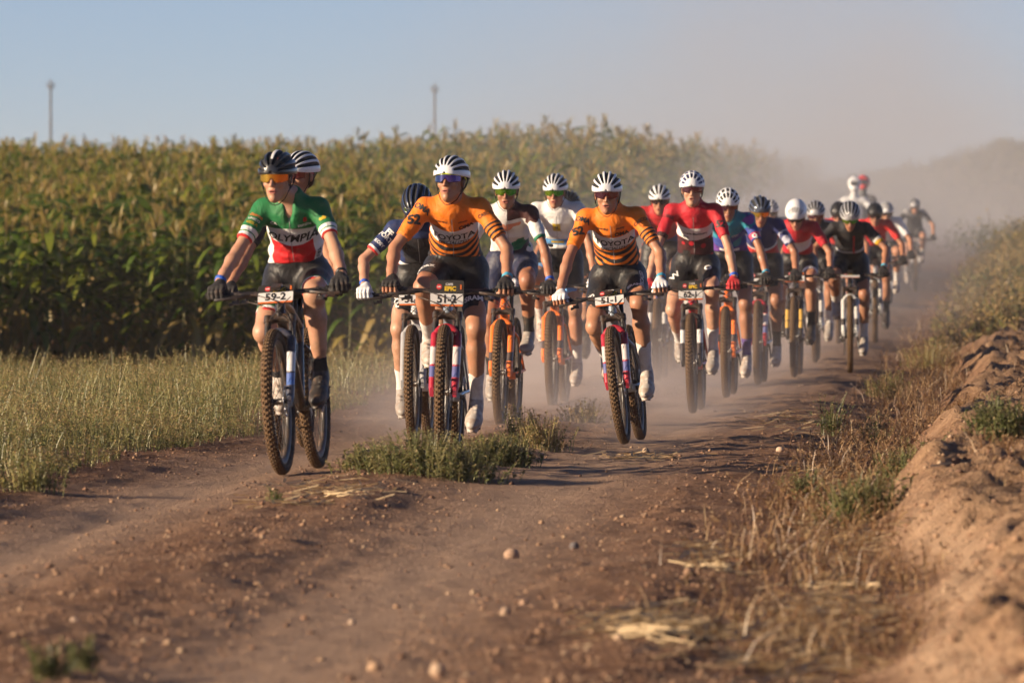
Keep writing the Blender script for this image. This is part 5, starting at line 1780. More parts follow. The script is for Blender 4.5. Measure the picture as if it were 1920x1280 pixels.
    for (px, py_, hw, h, k, mm, tn, lab) in clumps:
        X, Y, z = pix_ground(px, min(py_, 1276))
        R_ = hw * Y / F
        q = g.normal(size=(k, 2)) * 0.48
        bx = X + q[:, 0] * R_; by = Y + q[:, 1] * max(R_ * 0.9, 0.05)
        bz = gz_full(bx, by)
        hh = h * g.uniform(0.35, 1.2, k) * np.clip(1.15 - 0.35 * np.hypot(q[:, 0], q[:, 1]), 0.35, 1.1)
        V, Q, T = stems(np.stack([bx, by, bz], 1), hh, q * 0.28 + g.normal(0, 0.12, (k, 2)), g, 0.0028, 12 if mm is mg else 8, (0.014, 0.040), 0.24, 4, 0.008, (max(0, tn - 0.25), tn + 0.25), 0.78)
        o = foliage_obj("weed_clump", V, Q, T, mm, None, (X, Y, z))
        tag(o, lab, "weed", "weed clumps beside and on the track")

# ------------------------------------------------------------------ maize
MAIZE = [(0.0, (0.024, 0.060, 0.007)), (0.3, (0.085, 0.140, 0.012)), (0.5, (0.225, 0.245, 0.022)), (0.75, (0.260, 0.190, 0.045)), (1.0, (0.350, 0.240, 0.090))]
def maize(seed, lod=0):
    g = np.random.default_rng(seed)
    H = g.uniform(1.75, 2.05)
    stalk = MB()
    cur = g.normal(0, 0.03, 2)
    pt = lambda t: np.array((cur[0] * t * t * 2, cur[1] * t * t * 2, H * t))
    if lod == 0:
        stalk.tube([pt(t) for t in (0, 0.3, 0.6, 0.88)], [0.014, 0.012, 0.009, 0.005], 5, caps=False)
    V, Q, T = [], [], []
    nl = 14 if lod == 0 else 11
    a0 = g.random() * 6.28
    for i in range(nl):
        t = (0.10 + 0.76 * i / (nl - 1)) if lod == 0 else (0.40 + 0.48 * i / (nl - 1))
        a = a0 + (math.pi if i % 2 else 0) + g.normal(0, 0.45)
        L = g.uniform(0.55, 0.85) * (1 - 0.5 * abs(t - 0.5)); W = g.uniform(0.040, 0.060)
        if lod: L *= 0.70; W *= 0.62
        old = g.random() < (0.60 if t < 0.38 else 0.10)
        tn = g.uniform(0.68, 0.92) if old else g.uniform(0.0, 0.42) ** 1.0
        rise = g.uniform(0.45, 0.95) if not old else g.uniform(-0.1, 0.4)
        dr = g.uniform(0.9, 1.9) if not old else g.uniform(1.6, 2.4)
        n = 6 if lod == 0 else 4
        o = len(V)
        for k in range(n + 1):
            s = k / n
            p = pt(t) + np.array((math.cos(a), math.sin(a), 0)) * L * (s - 0.18 * s * s * dr * 0.5) + np.array((0, 0, L * (rise * s - dr * 0.55 * s * s)))
            w = W * (0.55 + 1.6 * s) * (1 - s) ** 0.55 if s < 1 else 0.0
            w = min(w, W) + 0.002
            sd = np.array((-math.sin(a), math.cos(a), 0.35 * math.sin(3 * s + i))) * w
            V.append(p - sd); V.append(p + sd); T += [min(1, tn + 0.18 * s * s)] * 2
        for k in range(n):
            Q.append((o + 2 * k, o + 2 * k + 1, o + 2 * k + 3, o + 2 * k + 2))
    tv, tq, tt = [], [], []
    top = pt(0.88)
    ns = 9
    for i in range(ns):
        a = g.random() * 6.28; sp_ = 0.0 if i == 0 else g.uniform(0.25, 0.75)
        L = g.uniform(0.18, 0.30)
        d = np.array((math.cos(a) * sp_, math.sin(a) * sp_, 1.0)); d /= np.linalg.norm(d)
        sd = np.array((-math.sin(a), math.cos(a), 0)) * 0.010
        o = len(tv)
        b0 = top + np.array((0, 0, 0.02 * i * 0.5)); m_ = b0 + d * L * 0.6; e = b0 + d * L - np.array((0, 0, 0.06 * sp_))
        tv += [b0 - sd * .5, b0 + sd * .5, m_ + sd, m_ - sd, e]; tt += [g.uniform(0.62, 0.95)] * 5
        tq += [(o, o + 1, o + 2, o + 3), (o + 3, o + 2, o + 4, o + 4)]
    return stalk, np.array(V), np.array(Q), np.array(T), np.array(tv), tq, np.array(tt)

def build_maize():
    g = np.random.default_rng(5)
    ml = leaf_mat("maize_leaf", MAIZE, 0.38); ms = mat("maize_stalk", (0.16, 0.15, 0.06), 0.7, 0, 0.3, 12)
    var = []
    for i in range(7):
        st, V, Q, T, tv, tq, tt = maize(100 + i)
        lm = new_mesh("leaves", V, Q); set_attr(lm, "tint", T)
        tm = new_mesh("tassel", tv, [q[:3] if q[2] == q[3] or len(set(q)) == 3 else q for q in tq] if False else [tuple(dict.fromkeys(q)) for q in tq], False); set_attr(tm, "tint", tt)
        var.append((st.build("stalk"), lm, tm))
    # the front strip: every plant is a thing of its own
    k = 0
    for row in range(4):
        x = -11.0
        while x < 0.2 - 0.4 * row:
            x += g.uniform(0.13, 0.21)
            X = x; Y = 92.0 + 0.62 * row + 0.15 * g.normal() + 0.03 * (X + 6)
            if X > road_left(Y) - 1.2: break
            if abs(X) > 0.0765 * Y: continue
            sm, lm, tm = var[int(g.integers(7))]
            o = link("maize_plant", sm, None, ms, loc=(X, Y, float(gz_full(X, Y))), rot=(g.normal(0, 0.04), g.normal(0, 0.04), g.random() * 6.28))
            s = g.uniform(0.82, 1.08); o.scale = (s, s, s)
            link("leaves", lm, o, ml); link("tassel", tm, o, ml)
            tag(o, "green and tan maize plant in the front strip of the field", "maize plant", "maize plants of the front strip")
            k += 1
            if k >= 290: break
    # the mass of the field behind
    lods = []
    for i in range(6):
        st, V, Q, T, tv, tq, tt = maize(300 + i, 1)
        tq4 = np.array([q for q in tq])
        VV = np.concatenate([V, tv]); QQ = [tuple(q) for q in Q] + [tuple(j + len(V) for j in q) for q in tq]
        # tips as thin quads
        extra = []
        lods.append((VV, np.array([q for q in QQ if len(set(q)) == 4]), np.concatenate([T, tt]), np.array([(q[0], q[1], q[2]) for q in QQ if len(set(q)) == 3])))
    hi = []
    for i in range(5):
        st, V, Q, T, tv, tq, tt = maize(400 + i, 0)
        VV = np.concatenate([V, tv]); QQ = [tuple(q) for q in Q] + [tuple(j + len(V) for j in q) for q in tq]
        hi.append((VV, np.array([q for q in QQ if len(set(q)) == 4]), np.concatenate([T, tt]), None))
    Vs, Qs, Ts, n0 = [], [], [], 0
    def put(src, X, Y, s):
        nonlocal n0
        VV, QQ, TT, _ = src
        a = g.random() * 6.28; ca, sa = math.cos(a), math.sin(a)
        Z = float(ground_z(X, Y))
        W = np.stack([VV[:, 0] * ca - VV[:, 1] * sa, VV[:, 0] * sa + VV[:, 1] * ca, VV[:, 2]], 1) * s + (X, Y, Z)
        Vs.append(W); Qs.append(QQ + n0); Ts.append(np.clip(TT + 0.10 * g.normal(), 0, 1)); n0 += len(W)
    # unseen maize added out of the picture on the left to shade the front strip
    for _ in range(900):
        Y = g.uniform(79.0, 95.0); X = -0.0775 * Y - g.uniform(0.1, 6.5)
        put(hi[int(g.integers(5))], X, Y, g.uniform(0.85, 1.08))
    Y = 106.0
    row = 0
    while Y < 330:
        lod = hi if row < 4 else lods
        stp = 0.24 if row < 4 else (0.28 if Y < 150 else 0.46)
        lim = road_left(Y) - 1.0
        x = -0.088 * Y - 4.0
        while x < lim:
            x += stp * g.uniform(0.7, 1.3)
            if x > lim: break
            put(lod[int(g.integers(len(lod)))], x, Y + 0.2 * g.normal(), g.uniform(0.98, 1.26) * (1 + 0.05 * math.sin(x * 0.9 + row)))
        row += 1
        Y += 0.75 if row < 4 else (1.15 if Y < 150 else 2.6 if Y < 210 else 6.0)
    me = new_mesh("maize_field", np.concatenate(Vs), np.concatenate(Qs), False); set_attr(me, "tint", np.concatenate(Ts))
    tag(link("maize_field", me, None, ml), "ripening maize field rising up the slope behind the front strip", "maize field", kind="stuff")

# ------------------------------------------------------------------ shrubs, far land, poles
def shrub(px, py, h, w, seed, lab, tint=(0.1, 0.6)):
    g = np.random.default_rng(seed)
    X, Y, z = pix_ground(px, py) if not isinstance(py, tuple) else (px, py[0], float(ground_z(px, py[0])))
    root = empty("shrub", (X, Y, z))
    tag(root, lab, "shrub", "shrubs along the right verge")
    mb = MB()
    tips = []
    for i in range(14):
        a = g.random() * 6.28; sp_ = g.uniform(0.2, 0.9)
        p = [np.array((0, 0, 0)) + g.normal(size=3) * (0.1, 0.1, 0), np.array((math.cos(a) * w * 0.25 * sp_, math.sin(a) * w * 0.25 * sp_, h * 0.45)), np.array((math.cos(a) * w * 0.5 * sp_, math.sin(a) * w * 0.5 * sp_, h * g.uniform(0.65, 1.0)))]
        mb.tube(p, [0.02, 0.012, 0.004], 5, caps=False); tips.append(p)
    link("stems", mb.build("stems"), root, mat("shrub_bark", (0.13, 0.09, 0.06), 0.9))
    n = 9000
    j = g.integers(0, 14, n); t = g.random(n) ** 0.9
    P = np.array([tips[a][1] * (1 - b) * (0.5 + 0.5 * b) + tips[a][2] * (b ** 1.2) * 0.88 for a, b in zip(j, t)]) + g.normal(size=(n, 3)) * (0.15 * w, 0.15 * w, 0.13 * h)
    P[:, 2] = np.abs(P[:, 2])
    l = g.uniform(0.03, 0.075, n); a = g.random(n) * 6.28; el = g.uniform(-0.6, 1.0, n)
    d = np.stack([np.cos(a) * np.cos(el), np.sin(a) * np.cos(el), np.sin(el)], 1) * l[:, None]
    s = np.stack([-np.sin(a), np.cos(a), g.normal(size=n) * 0.5], 1) * (l * 0.33)[:, None]
    V = np.stack([P, P + d * 0.5 + s, P + d, P + d * 0.5 - s], 1).reshape(-1, 3)
    T = np.repeat(np.clip(g.uniform(tint[0], tint[1], n) + 0.15 * np.sin(j * 2.1), 0, 1), 4)
    me = new_mesh("crown", V, 4 * np.arange(n)[:, None] + np.array((0, 1, 2, 3)), False); set_attr(me, "tint", T)
    link("crown", me, root, leaf_mat("shrub_leaf", [(0.0, (0.045, 0.065, 0.022)), (0.5, (0.16, 0.165, 0.06)), (0.8, (0.30, 0.21, 0.08)), (1.0, (0.44, 0.31, 0.14))]) if 'shrub_leaf' not in bpy.data.materials else bpy.data.materials['shrub_leaf'])

def build_far():
    shrub(8.2, (98,), 0.50, 1.9, 1, "golden green shrub at the right picture edge, nearest of the verge shrubs", (0.3, 1.0))
    shrub(7.7, (105,), 0.42, 1.6, 2, "rounded green shrub left of and behind the nearest verge shrub", (0.2, 0.9))
    shrub(9.7, (122,), 0.95, 2.6, 8, "hazy shrub cut by the right picture edge", (0.25, 0.9))
    shrub(10.4, (146,), 0.9, 3.0, 6, "dim shrub in dust farther along the verge", (0.1, 0.6))
    g = np.random.default_rng(44)
    n = 9000
    Y = g.uniform(78, 150, n); b_ = g.uniform(-0.5, 4.5, n); X = berm_edge(Y) + b_
    k = (fbm(X * 0.6, Y * 0.25, 3) + 0.55) > g.random(n)
    X, Y, b_ = X[k], Y[k], b_[k]; n = len(X)
    h = np.interp(Y, [78, 92, 110, 150], [0.30, 0.50, 0.85, 1.0]) * g.uniform(0.5, 1.25, n) * np.interp(b_, [-0.5, 0.6, 2.0], [0.4, 0.8, 1.15])
    V, Q, T = stems(np.stack([X, Y, ground_z(X, Y)], 1), h, g.normal(0, 0.22, (n, 2)), g, 0.006, 10, (0.05, 0.14), 0.22, 5, 0.03, (0.15, 0.95), 0.8)
    tag(foliage_obj("tall_grass", V, Q, T, leaf_mat("tall_grass_blade", [(0.0, (0.070, 0.085, 0.028)), (0.5, (0.19, 0.175, 0.06)), (0.8, (0.30, 0.205, 0.085)), (1.0, (0.44, 0.31, 0.15))])), "tall green and golden grass on the far right verge", "grass", kind="stuff")
    # far ridge on the right
    g = np.random.default_rng(8)
    xs = np.linspace(8, 120, 140); ys = np.linspace(330, 620, 30)
    YY, XX = np.meshgrid(ys, xs, indexing='ij')
    prof = np.interp(XX / YY * F + 960, [1180, 1400, 1560, 1750, 1880, 1960, 2300, 4000], [0, 1.2, 3.1, 4.2, 5.6, 5.4, 6.0, 7.0])
    ZZ = ground_z(XX, YY) * 0 + 0.3 + prof * sstep(YY, 330, 450) * (1.0) + 0.35 * fbm(XX * 0.12, YY * 0.05, 4) * sstep(YY, 340, 400)
    idx = np.arange(XX.size).reshape(XX.shape)
    Q = np.stack([idx[:-1, :-1].ravel(), idx[:-1, 1:].ravel(), idx[1:, 1:].ravel(), idx[1:, :-1].ravel()], 1)
    tag(link("hill", new_mesh("hill", np.stack([XX.ravel(), YY.ravel(), ZZ.ravel()], 1), Q), None, mat("hill_scrub", (0.15, 0.12, 0.06), 0.95, 0, 0.5, 0.15)), "low scrubby ridge fading in dust at the right", kind="structure")
    n = 5000
    X = g.uniform(10, 70, n); Y = g.uniform(360, 470, n)
    prof = np.interp(X / Y * F + 960, [1180, 1400, 1560, 1750, 1880, 1960, 2300, 4000], [0, 1.2, 3.1, 4.2, 5.6, 5.4, 6.0, 7.0])
    Z = 0.3 + prof * sstep(Y, 330, 450)
    V, Q, T = stems(np.stack([X, Y, Z - 0.1], 1), g.uniform(0.3, 1.3, n), g.normal(0, 0.3, (n, 2)), g, 0.02, 7, (0.2, 0.5), 0.35, 0, 0.1, (0.0, 0.7), 0.7)
    tag(foliage_obj("far_scrub", V, Q, T, leaf_mat("far_scrub_leaf", GREENW)), "scrub covering the far ridge", "scrub", kind="stuff")
    # two poles standing behind the field
    wood = mat("pole_wood", (0.115, 0.115, 0.125), 0.8, 0, 0.2, 6); cer = mat("insulator", (0.12, 0.12, 0.13), 0.4)
    for px, top, Y, lab in ((95, 155, 262.0, "weathered utility pole above the maize at the left"), (815, 162, 262.0, "weathered utility pole above the maize behind the orange-jerseyed riders")):
        X = (px - 960) * Y / F; zt = HC + (HY - top) * Y / F; zb = float(ground_z(X, Y)) - 0.05
        root = empty("utility_pole", (X, Y, zb)); tag(root, lab, "utility pole", "poles behind the field")
        mb = MB(); mb.tube([(0, 0, 0), (0, 0, zt - zb)], [0.062, 0.042], 10); link("shaft", mb.build("shaft"), root, wood)
        mb = MB(); mb.box((0, 0, zt - zb - 0.18), (0.26, 0.06, 0.06)); link("crossarm", mb.build("crossarm"), root, wood)
        for sx in (-0.12, 0.0, 0.12):
            mb = MB(); z0 = zt - zb - (0.13 if sx else 0.0); mb.tube([(sx, 0, z0), (sx, 0, z0 + 0.06), (sx, 0, z0 + 0.12)], [0.025, 0.04, 0.02], 8); link("insulator", mb.build("insulator"), root, cer)

build_ground()
build_maize()
build_far()
build_weeds()
scatter_pebbles()
place_stones()
# tricolour stripe on the black helmet
def stripe_helmet():
    m, t = mat0("helmet_black_tricolour")
    x, y, z = t.sep(t.coords())[:3]
    c = (0.014, 0.014, 0.016)
    top = t.math('MULTIPLY', t.math('GREATER_THAN', z, 0.105), t.math('LESS_THAN', y, 0.06))
    for a, b, col in ((-0.030, -0.010, (0.012, 0.16, 0.05)), (-0.010, 0.010, WHITE), (0.010, 0.030, (0.55, 0.02, 0.02))):
        k = t.math('MULTIPLY', t.math('MULTIPLY', t.math('GREATER_THAN', x, a), t.math('LESS_THAN', x, b)), top)
        c = t.mix(k, c, col)
    t.put(t.bsdf.inputs["Base Color"], c)
    t.bsdf.inputs["Roughness"].default_value = 0.3; t.bsdf.inputs["Coat Weight"].default_value = 0.5
    return m
hel_ital = stripe_helmet()

rider(px=530, face='head_slim', s=372, yaw=7.5, lean=3.7, phase=88, heel=26, hz=0.035, tau=54, size=0.95, hip=0.985, elbow=0.35, hyaw=-6, hpitch=4, hx=-0.05, neck=0.160, vneck=True, skin=fair, jersey=kit_ital, shorts=sh_ital, sock=sock_b, shoe=(shoe_b, shoe_w), glove=gl_b,
      helmet=hel_ital, hkind='wide', lens='orange', gframe=mat("glasses_clear_grey", (0.2, 0.2, 0.2), 0.4), hair=mat("hair_brown", (0.05, 0.028, 0.016), 0.6, 0, 0.3, 200),
      frame_mat=fr_black, fork_mat=fk_bw, plate=("59-2", 38, False), band={1: watch, -1: band_b}, sock_len=0.20,
      texts=[('chest', "OLYMPIA", 0.060, 0.0, 0.565, 'black', {'bold': 0.03, 'shear': 0.25, 'sx': 1.05}), ('chest', "santini", 0.026, 0.075, 0.74, 'white'), ('chest', "CA", 0.026, -0.085, 0.76, 'white'),
             ('chest', "8", 0.034, 0.08, 0.80, 'red', {'bold': 0.06}), ('sleeve', "Gaerne", 0.024, -1, 0.36, 'orange'), ('sleeve', "UNICO", 0.020, -1, 0.49, 'white'), ('sleeve', "VISSLA", 0.022, -1, 0.62, 'yellow'),
             ('sleeve', "tsb", 0.03, 1, 0.55, 'yellow', {'bold': 0.08}), ('chest', "DAMA", 0.028, 0.125, 0.28, 'black', {'rot': 75})],
      label="rider in green, white and red jersey and black helmet, foremost of the group", bike_label="black bicycle with blue and white fork and plate 59-2, foremost of all")
rider(px=530, s=320, yaw=5, lean=2, phase=60, tau=52, size=0.95, hyaw=-26, hroll=4, hpitch=4, hx=0.075, hz=0.125, elbow=0.2, skin=tan, jersey=kit_dark, shorts=blackshort, sock=sock_w, shoe=shoe_b, glove=gl_b,
      helmet=hel_white, lens='red', gframe=pink_frame, frame_mat=fr_black, fork_mat=fk_blk, plate=None,
      label="rider in white helmet and pink glasses half hidden behind the foremost rider", bike_label="dark bicycle hidden behind the foremost bicycle")
rider(px=776, s=301, yaw=4.0, lean=1, phase=5, tau=40, size=0.97, hpitch=38, neck=0.135, hz=0.030, hyaw=-4, elbow=1.4, bulk=1.05, skin=fair, jersey=kit_navy, shorts=trim_shorts("shorts_black_plain_long", []), sock=sock_w, shoe=shoe_g, glove=gl_w,
      helmet=hel_navy, hkind='ribs', lens='green', glift=0.028, plaits=True, frame_mat=fr_white, fork_mat=fk_sil, plate=("51-1", 20, False), band={-1: band_b},
      texts=[('sleeve', "FF", 0.05, -1, 0.25, 'white', {'bold': 0.05}), ('sleeve', "FORT", 0.040, -1, 0.42, 'white', {'bold': 0.03}), ('sleeve', "KOSY", 0.03, -1, 0.70, 'white', {'bold': 0.03}), ('chest', "FORT", 0.05, 0.0, 0.22, 'white', {'shear': 0.2}), ('chest', "Cycloteam", 0.03, 0.02, 0.12, 'white'),
             ('thigh', "FORT", 0.055, -1, 0.74, 'white', {'along': True, 'turn': 0.5, 'bold': 0.03})],
      label="rider in navy and red jersey with white gloves, head bowed under a dark blue helmet", bike_label="bicycle with silver fork just left of the red fork with plate 51-2")
rider(px=829, face='head_slim', s=345, yaw=3.2, lean=-1.0, hz=0.025, phase=178, tau=46, size=1.0, hyaw=-14, hpitch=-4, hx=0.0, neck=0.165, elbow=0.9, skin=tan, jersey=kit_t2, shorts=blackshort, sock=sock_w, shoe=shoe_w, glove=gl_b, half=True,
      helmet=hel_white, lens='purple', gframe=yel_frame, frame_mat=fr_silver, fork_mat=fk_red, plate=("51-2", 4, True), band={1: band_c}, computer=False, sock_len=0.40,
      texts=[('chest', "TOYOTA", 0.058, 0.0, 0.555, 'black', {'bold': 0.02}), ('chest', "SPECIALIZED", 0.030, 0.0, 0.475, 'black', {'shear': 0.3, 'bold': 0.02}), ('chest', "sportful", 0.022, -0.06, 0.79, 'black'), ('chest', "ninety", 0.020, 0.06, 0.79, 'black'), ('chest', "NATURE", 0.018, -0.07, 0.70, 'black'), ('chest', "OMA", 0.034, 0.075, 0.70, 'black', {'bold': 0.05}),
             ('sleeve', "52", 0.075, -1, 0.50, 'black', {'bold': 0.05, 'rot': 35}), ('sleeve', "OMA", 0.042, -1, 0.12, 'black', {'bold': 0.04}), ('sleeve', "CASCO", 0.026, 1, 0.30, 'black', {'rot': -10}),
             ('thigh', "SRAM", 0.042, 1, 0.84, 'white', {'bold': 0.04, 'rot': 0}), ('thigh', "WORX", 0.036, -1, 0.70, 'white', {'bold': 0.04, 'turn': 0.4})],
      label="rider in orange tiger-striped jersey, yellow-framed glasses and black half-finger gloves", bike_label="bicycle with red fork and plate 51-2 behind the green weed clump")
rider(px=938, hz=0.040, face='head_open', s=274, yaw=5.0, lean=0, phase=25, tau=47, size=1.0, hyaw=2, hpitch=8, elbow=1.0, up=0.080, skin=deep, jersey=kit_wg, shorts=cloth_mat("shorts_dark_navy", (0.014, 0.018, 0.05), [], 0.5), sock=sock_b, shoe=shoe_g, glove=gl_b,
      helmet=hel_white, lens='green', hkind='ribs', frame_mat=fr_orange, fork_mat=fk_org, plate=None, band={1: band_b},
      label="rider in white, green and orange jersey directly behind the yellow-framed glasses rider", bike_label="orange bicycle directly behind the bicycle with plate 51-2")
rider(px=1036, hz=0.020, face='head_slim', s=246, yaw=5.0, lean=1.0, phase=188, tau=52, size=1.03, up=0.090, hyaw=-4, hpitch=8, skin=tan, jersey=kit_white, shorts=sh_blue, sock=sock_w, shoe=shoe_w, glove=gl_w,
      helmet=hel_white, lens='green', frame_mat=fr_orange, fork_mat=fk_org, plate=("", 40, False), hair=blond,
      texts=[('chest', "H", 0.03, 0.0, 0.64, 'black', {'bold': 0.06})],
      label="rider in plain white jersey with blue and yellow chest band", bike_label="orange-forked bicycle of the white-jerseyed rider, wheels deep in dust")
rider(px=1062, s=218, yaw=4.0, phase=120, tau=50, hyaw=0, hpitch=4, up=0.03, skin=deep, jersey=kit_dark, shorts=blackshort, sock=sock_b, shoe=shoe_b, glove=gl_b, helmet=hel_black, lens='dark', frame_mat=fr_black, fork_mat=fk_blk, plate=None,
      label="rider in black helmet hidden behind the white-jerseyed rider", bike_label="black bicycle hidden behind the white-jerseyed rider's bicycle")
rider(px=1172, face='head_open', hz=0.02, s=303, yaw=6.0, lean=7.0, sway=-0.05, phase=112, tau=51, size=1.04, up=0.0, hyaw=3, hpitch=6, hx=-0.01, neck=0.160, elbow=0.75, skin=tan, jersey=kit_t2, shorts=blackshort, sock=sock_w, shoe=shoe_w, glove=gl_w, half=True,
      helmet=hel_white, lens='red', gframe=white_frame, frame_mat=fr_silver, fork_mat=fk_red, plate=("51-1", 34, False), band={1: band_c}, sock_len=0.45,
      texts=[('chest', "TOYOTA", 0.060, 0.01, 0.56, 'black', {'bold': 0.02}), ('chest', "SPECIALIZED", 0.032, 0.01, 0.475, 'black', {'shear': 0.3, 'bold': 0.02}), ('chest', "sportful", 0.024, -0.055, 0.79, 'black'), ('chest', "ninety", 0.022, 0.06, 0.80, 'black'), ('chest', "NATURE", 0.020, -0.06, 0.70, 'black'), ('chest', "OMA", 0.038, 0.065, 0.71, 'black', {'bold': 0.05}),
             ('sleeve', "52", 0.075, -1, 0.58, 'black', {'bold': 0.05, 'rot': 35}), ('sleeve', "OMA", 0.042, -1, 0.20, 'black', {'bold': 0.04}), ('sleeve', "CASCO", 0.028, 1, 0.28, 'black'),
             ('thigh', "SPECIALIZED", 0.036, 1, 0.62, 'white', {'along': True, 'turn': -0.55}), ('thigh', "WORX", 0.036, -1, 0.72, 'white', {'bold': 0.04, 'turn': 0.4}), ('thigh', "SRAM", 0.036, 1, 0.90, 'white', {'bold': 0.04})],
      label="rider in orange tiger-striped jersey with dark red glasses and white gloves", bike_label="leaning bicycle with red fork and plate 51-1 on the open track")
rider(px=1232, face='head_open', up=0.125, s=213, yaw=4.0, phase=20, tau=44, hpitch=10, skin=tan, jersey=kit_red_plain, shorts=blackshort, sock=sock_w, shoe=shoe_g, glove=gl_r, helmet=hel_white, hkind='wide', lens='dark', gframe=yel_frame, frame_mat=fr_blue, fork_mat=fk_blk, plate=None,
      label="rider in dark red jersey with yellow glasses rim behind the orange jersey's shoulder", bike_label="blue bicycle almost lost in dust behind the bicycle with plate 51-1")
rider(px=1299, hz=0.035, face='head_open', s=254, yaw=4.5, lean=1.5, phase=104, tau=55, size=1.06, up=0.05, hyaw=2, hpitch=2, neck=0.160, hx=-0.005, skin=fair, jersey=kit_red62, shorts=blackshort, sock=sock_w, shoe=shoe_g, glove=gl_r,
      helmet=hel_white, hkind='grid', vent=mat("helmet_vent_blue", (0.02, 0.022, 0.10), 0.4), lens='red', frame_mat=fr_red, fork_mat=fk_blk, plate=("62-1", 4, True), band={1: band_b}, computer=False, sock_len=0.40,
      texts=[('chest', "Trade Machinery", 0.026, 0.01, 0.56, 'black', {'bold': 0.03}), ('chest', "Plant", 0.022, -0.06, 0.50, 'black'), ('sleeve', "52", 0.075, 1, 0.60, 'black', {'bold': 0.05, 'rot': -20}), ('sleeve', "OMA", 0.040, -1, 0.30, 'darkred', {'bold': 0.04}), ('thigh', "W", 0.08, -1, 0.55, 'white', {'turn': 0.4, 'rot': 40}), ('thigh', "O", 0.07, 1, 0.62, 'white', {'bold': 0.05})],
      label="tall rider in red jersey with white chest panel, red gloves and blue-vented helmet", bike_label="bicycle with black and silver fork and plate 62-1")
rider(px=1258, up=-0.07, s=200, yaw=4.0, phase=60, tau=50, hyaw=0, hpitch=12, skin=tan, jersey=kit_bright_red, shorts=blackshort, sock=sock_w, shoe=shoe_g, glove=gl_b, helmet=hel_silver, lens='dark', frame_mat=fr_white, fork_mat=fk_wht, plate=None,
      label="rider in grey helmet and red jersey hidden behind the tall red-jerseyed rider", bike_label="white bicycle hidden behind the bicycle with plate 62-1")
rider(px=1362, face='head_slim', s=233, yaw=4.5, lean=0.5, phase=168, tau=45, hyaw=4, hpitch=14, size=1.0, up=0.060, skin=deep, jersey=kit_purple, shorts=blackshort, sock=sock_p, shoe=shoe_w, glove=gl_b,
      helmet=hel_white, hkind='grid', lens='red', frame_mat=fr_orange, fork_mat=fk_org, plate=None, band={1: band_c},
      texts=[('sleeve', "Q", 0.05, 1, 0.85, 'white', {'bold': 0.05}), ('chest', "CST", 0.03, 0.05, 0.62, 'white')],
      label="rider in purple and teal marbled jersey under a white grid-vented helmet", bike_label="bicycle with bright orange fork beside the bicycle with plate 62-1")
rider(px=1421, up=0.025, s=216, yaw=4.5, lean=0, phase=176, tau=43, hyaw=8, hpitch=16, skin=deep, jersey=kit_navywhite, shorts=blackshort, sock=sock_b, shoe=shoe_w, glove=gl_b, helmet=mat("helmet_steel_blue", (0.10, 0.12, 0.17), 0.2, 0.4, coat=0.6), hkind='wide', lens='orange', frame_mat=fr_black, fork_mat=fk_red, plate=("-2", 10, False),
      label="rider in navy starred jersey with red and white belly under a steel-blue helmet", bike_label="dark bicycle with red fork right of the bright orange fork")
rider(px=1442, s=172, yaw=3.5, phase=80, tau=46, hpitch=12, skin=tan, jersey=kit_dark, shorts=blackshort, sock=sock_w, shoe=shoe_g, glove=gl_b, helmet=hel_white, lens='dark', frame_mat=fr_black, fork_mat=fk_blk, plate=None,
      label="rider in pale helmet seen faintly behind the navy-starred rider", bike_label="bicycle hidden behind the red fork and gold fork bicycles")
rider(px=1489, face='head_open', s=206, yaw=4.5, phase=100, tau=44, hpitch=32, hyaw=-2, neck=0.14, skin=tan, jersey=kit_red13, shorts=trim_shorts("shorts_black_white_cuffs", [(WHITE, [('t', 0.80, 0.93)])]), sock=sock_b, shoe=shoe_b, glove=gl_b, helmet=hel_white, hkind='aero', lens='dark', frame_mat=fr_black, fork_mat=fk_gold, plate=("2", 36, False),
      label="rider in red jersey with white panel, head bowed under a smooth white helmet", bike_label="bicycle with gold-striped black fork")
rider(px=1528, s=188, yaw=3.5, phase=130, tau=43, hpitch=16, skin=deep, jersey=kit_dark, shorts=blackshort, sock=sock_w, shoe=shoe_g, glove=gl_b, helmet=hel_silver, lens='red', frame_mat=fr_white, fork_mat=fk_wht, plate=None,
      label="rider in dark jersey and grey-striped helmet behind the smooth white helmet", bike_label="pale bicycle dim in dust behind the gold-forked bicycle")
rider(px=1572, s=166, yaw=3.0, phase=190, tau=42, hpitch=18, hyaw=-6, skin=deep, jersey=kit_bright_red, shorts=blackshort, sock=sock_w, shoe=shoe_g, glove=gl_b, helmet=hel_black, lens='dark', frame_mat=fr_black, fork_mat=fk_blk, plate=None,
      label="rider in bright red jersey and black helmet left of the black-jerseyed rider", bike_label="black bicycle in dust left of the upright black bicycle")
rider(px=1594, face='head_slim', s=199, yaw=2.6, phase=165, tau=43, hpitch=30, neck=0.14, size=1.0, elbow=1.5, skin=deep, jersey=kit_black, shorts=blackshort, sock=sock_w, shoe=shoe_g, glove=gl_b, helmet=hel_silver, hkind='ribs', lens='green', plaits=False, frame_mat=fr_black, fork_mat=fk_wht, plate=("", 72, False), band={1: band_c},
      label="rider in black jersey with orange cuffs and silver-striped helmet, bowed head", bike_label="black bicycle ridden straight at the viewer at the right of the group")
rider(px=1641, s=163, yaw=2.6, phase=150, tau=43, hpitch=16, skin=deep, jersey=kit_bright_red, shorts=blackshort, sock=sock_b, shoe=shoe_b, glove=gl_b, helmet=hel_black, lens='dark', frame_mat=fr_white, fork_mat=fk_wht, plate=None,
      label="rider in faded red jersey and dark helmet right of the silver-striped helmet", bike_label="white-forked bicycle in dust right of the upright black bicycle")
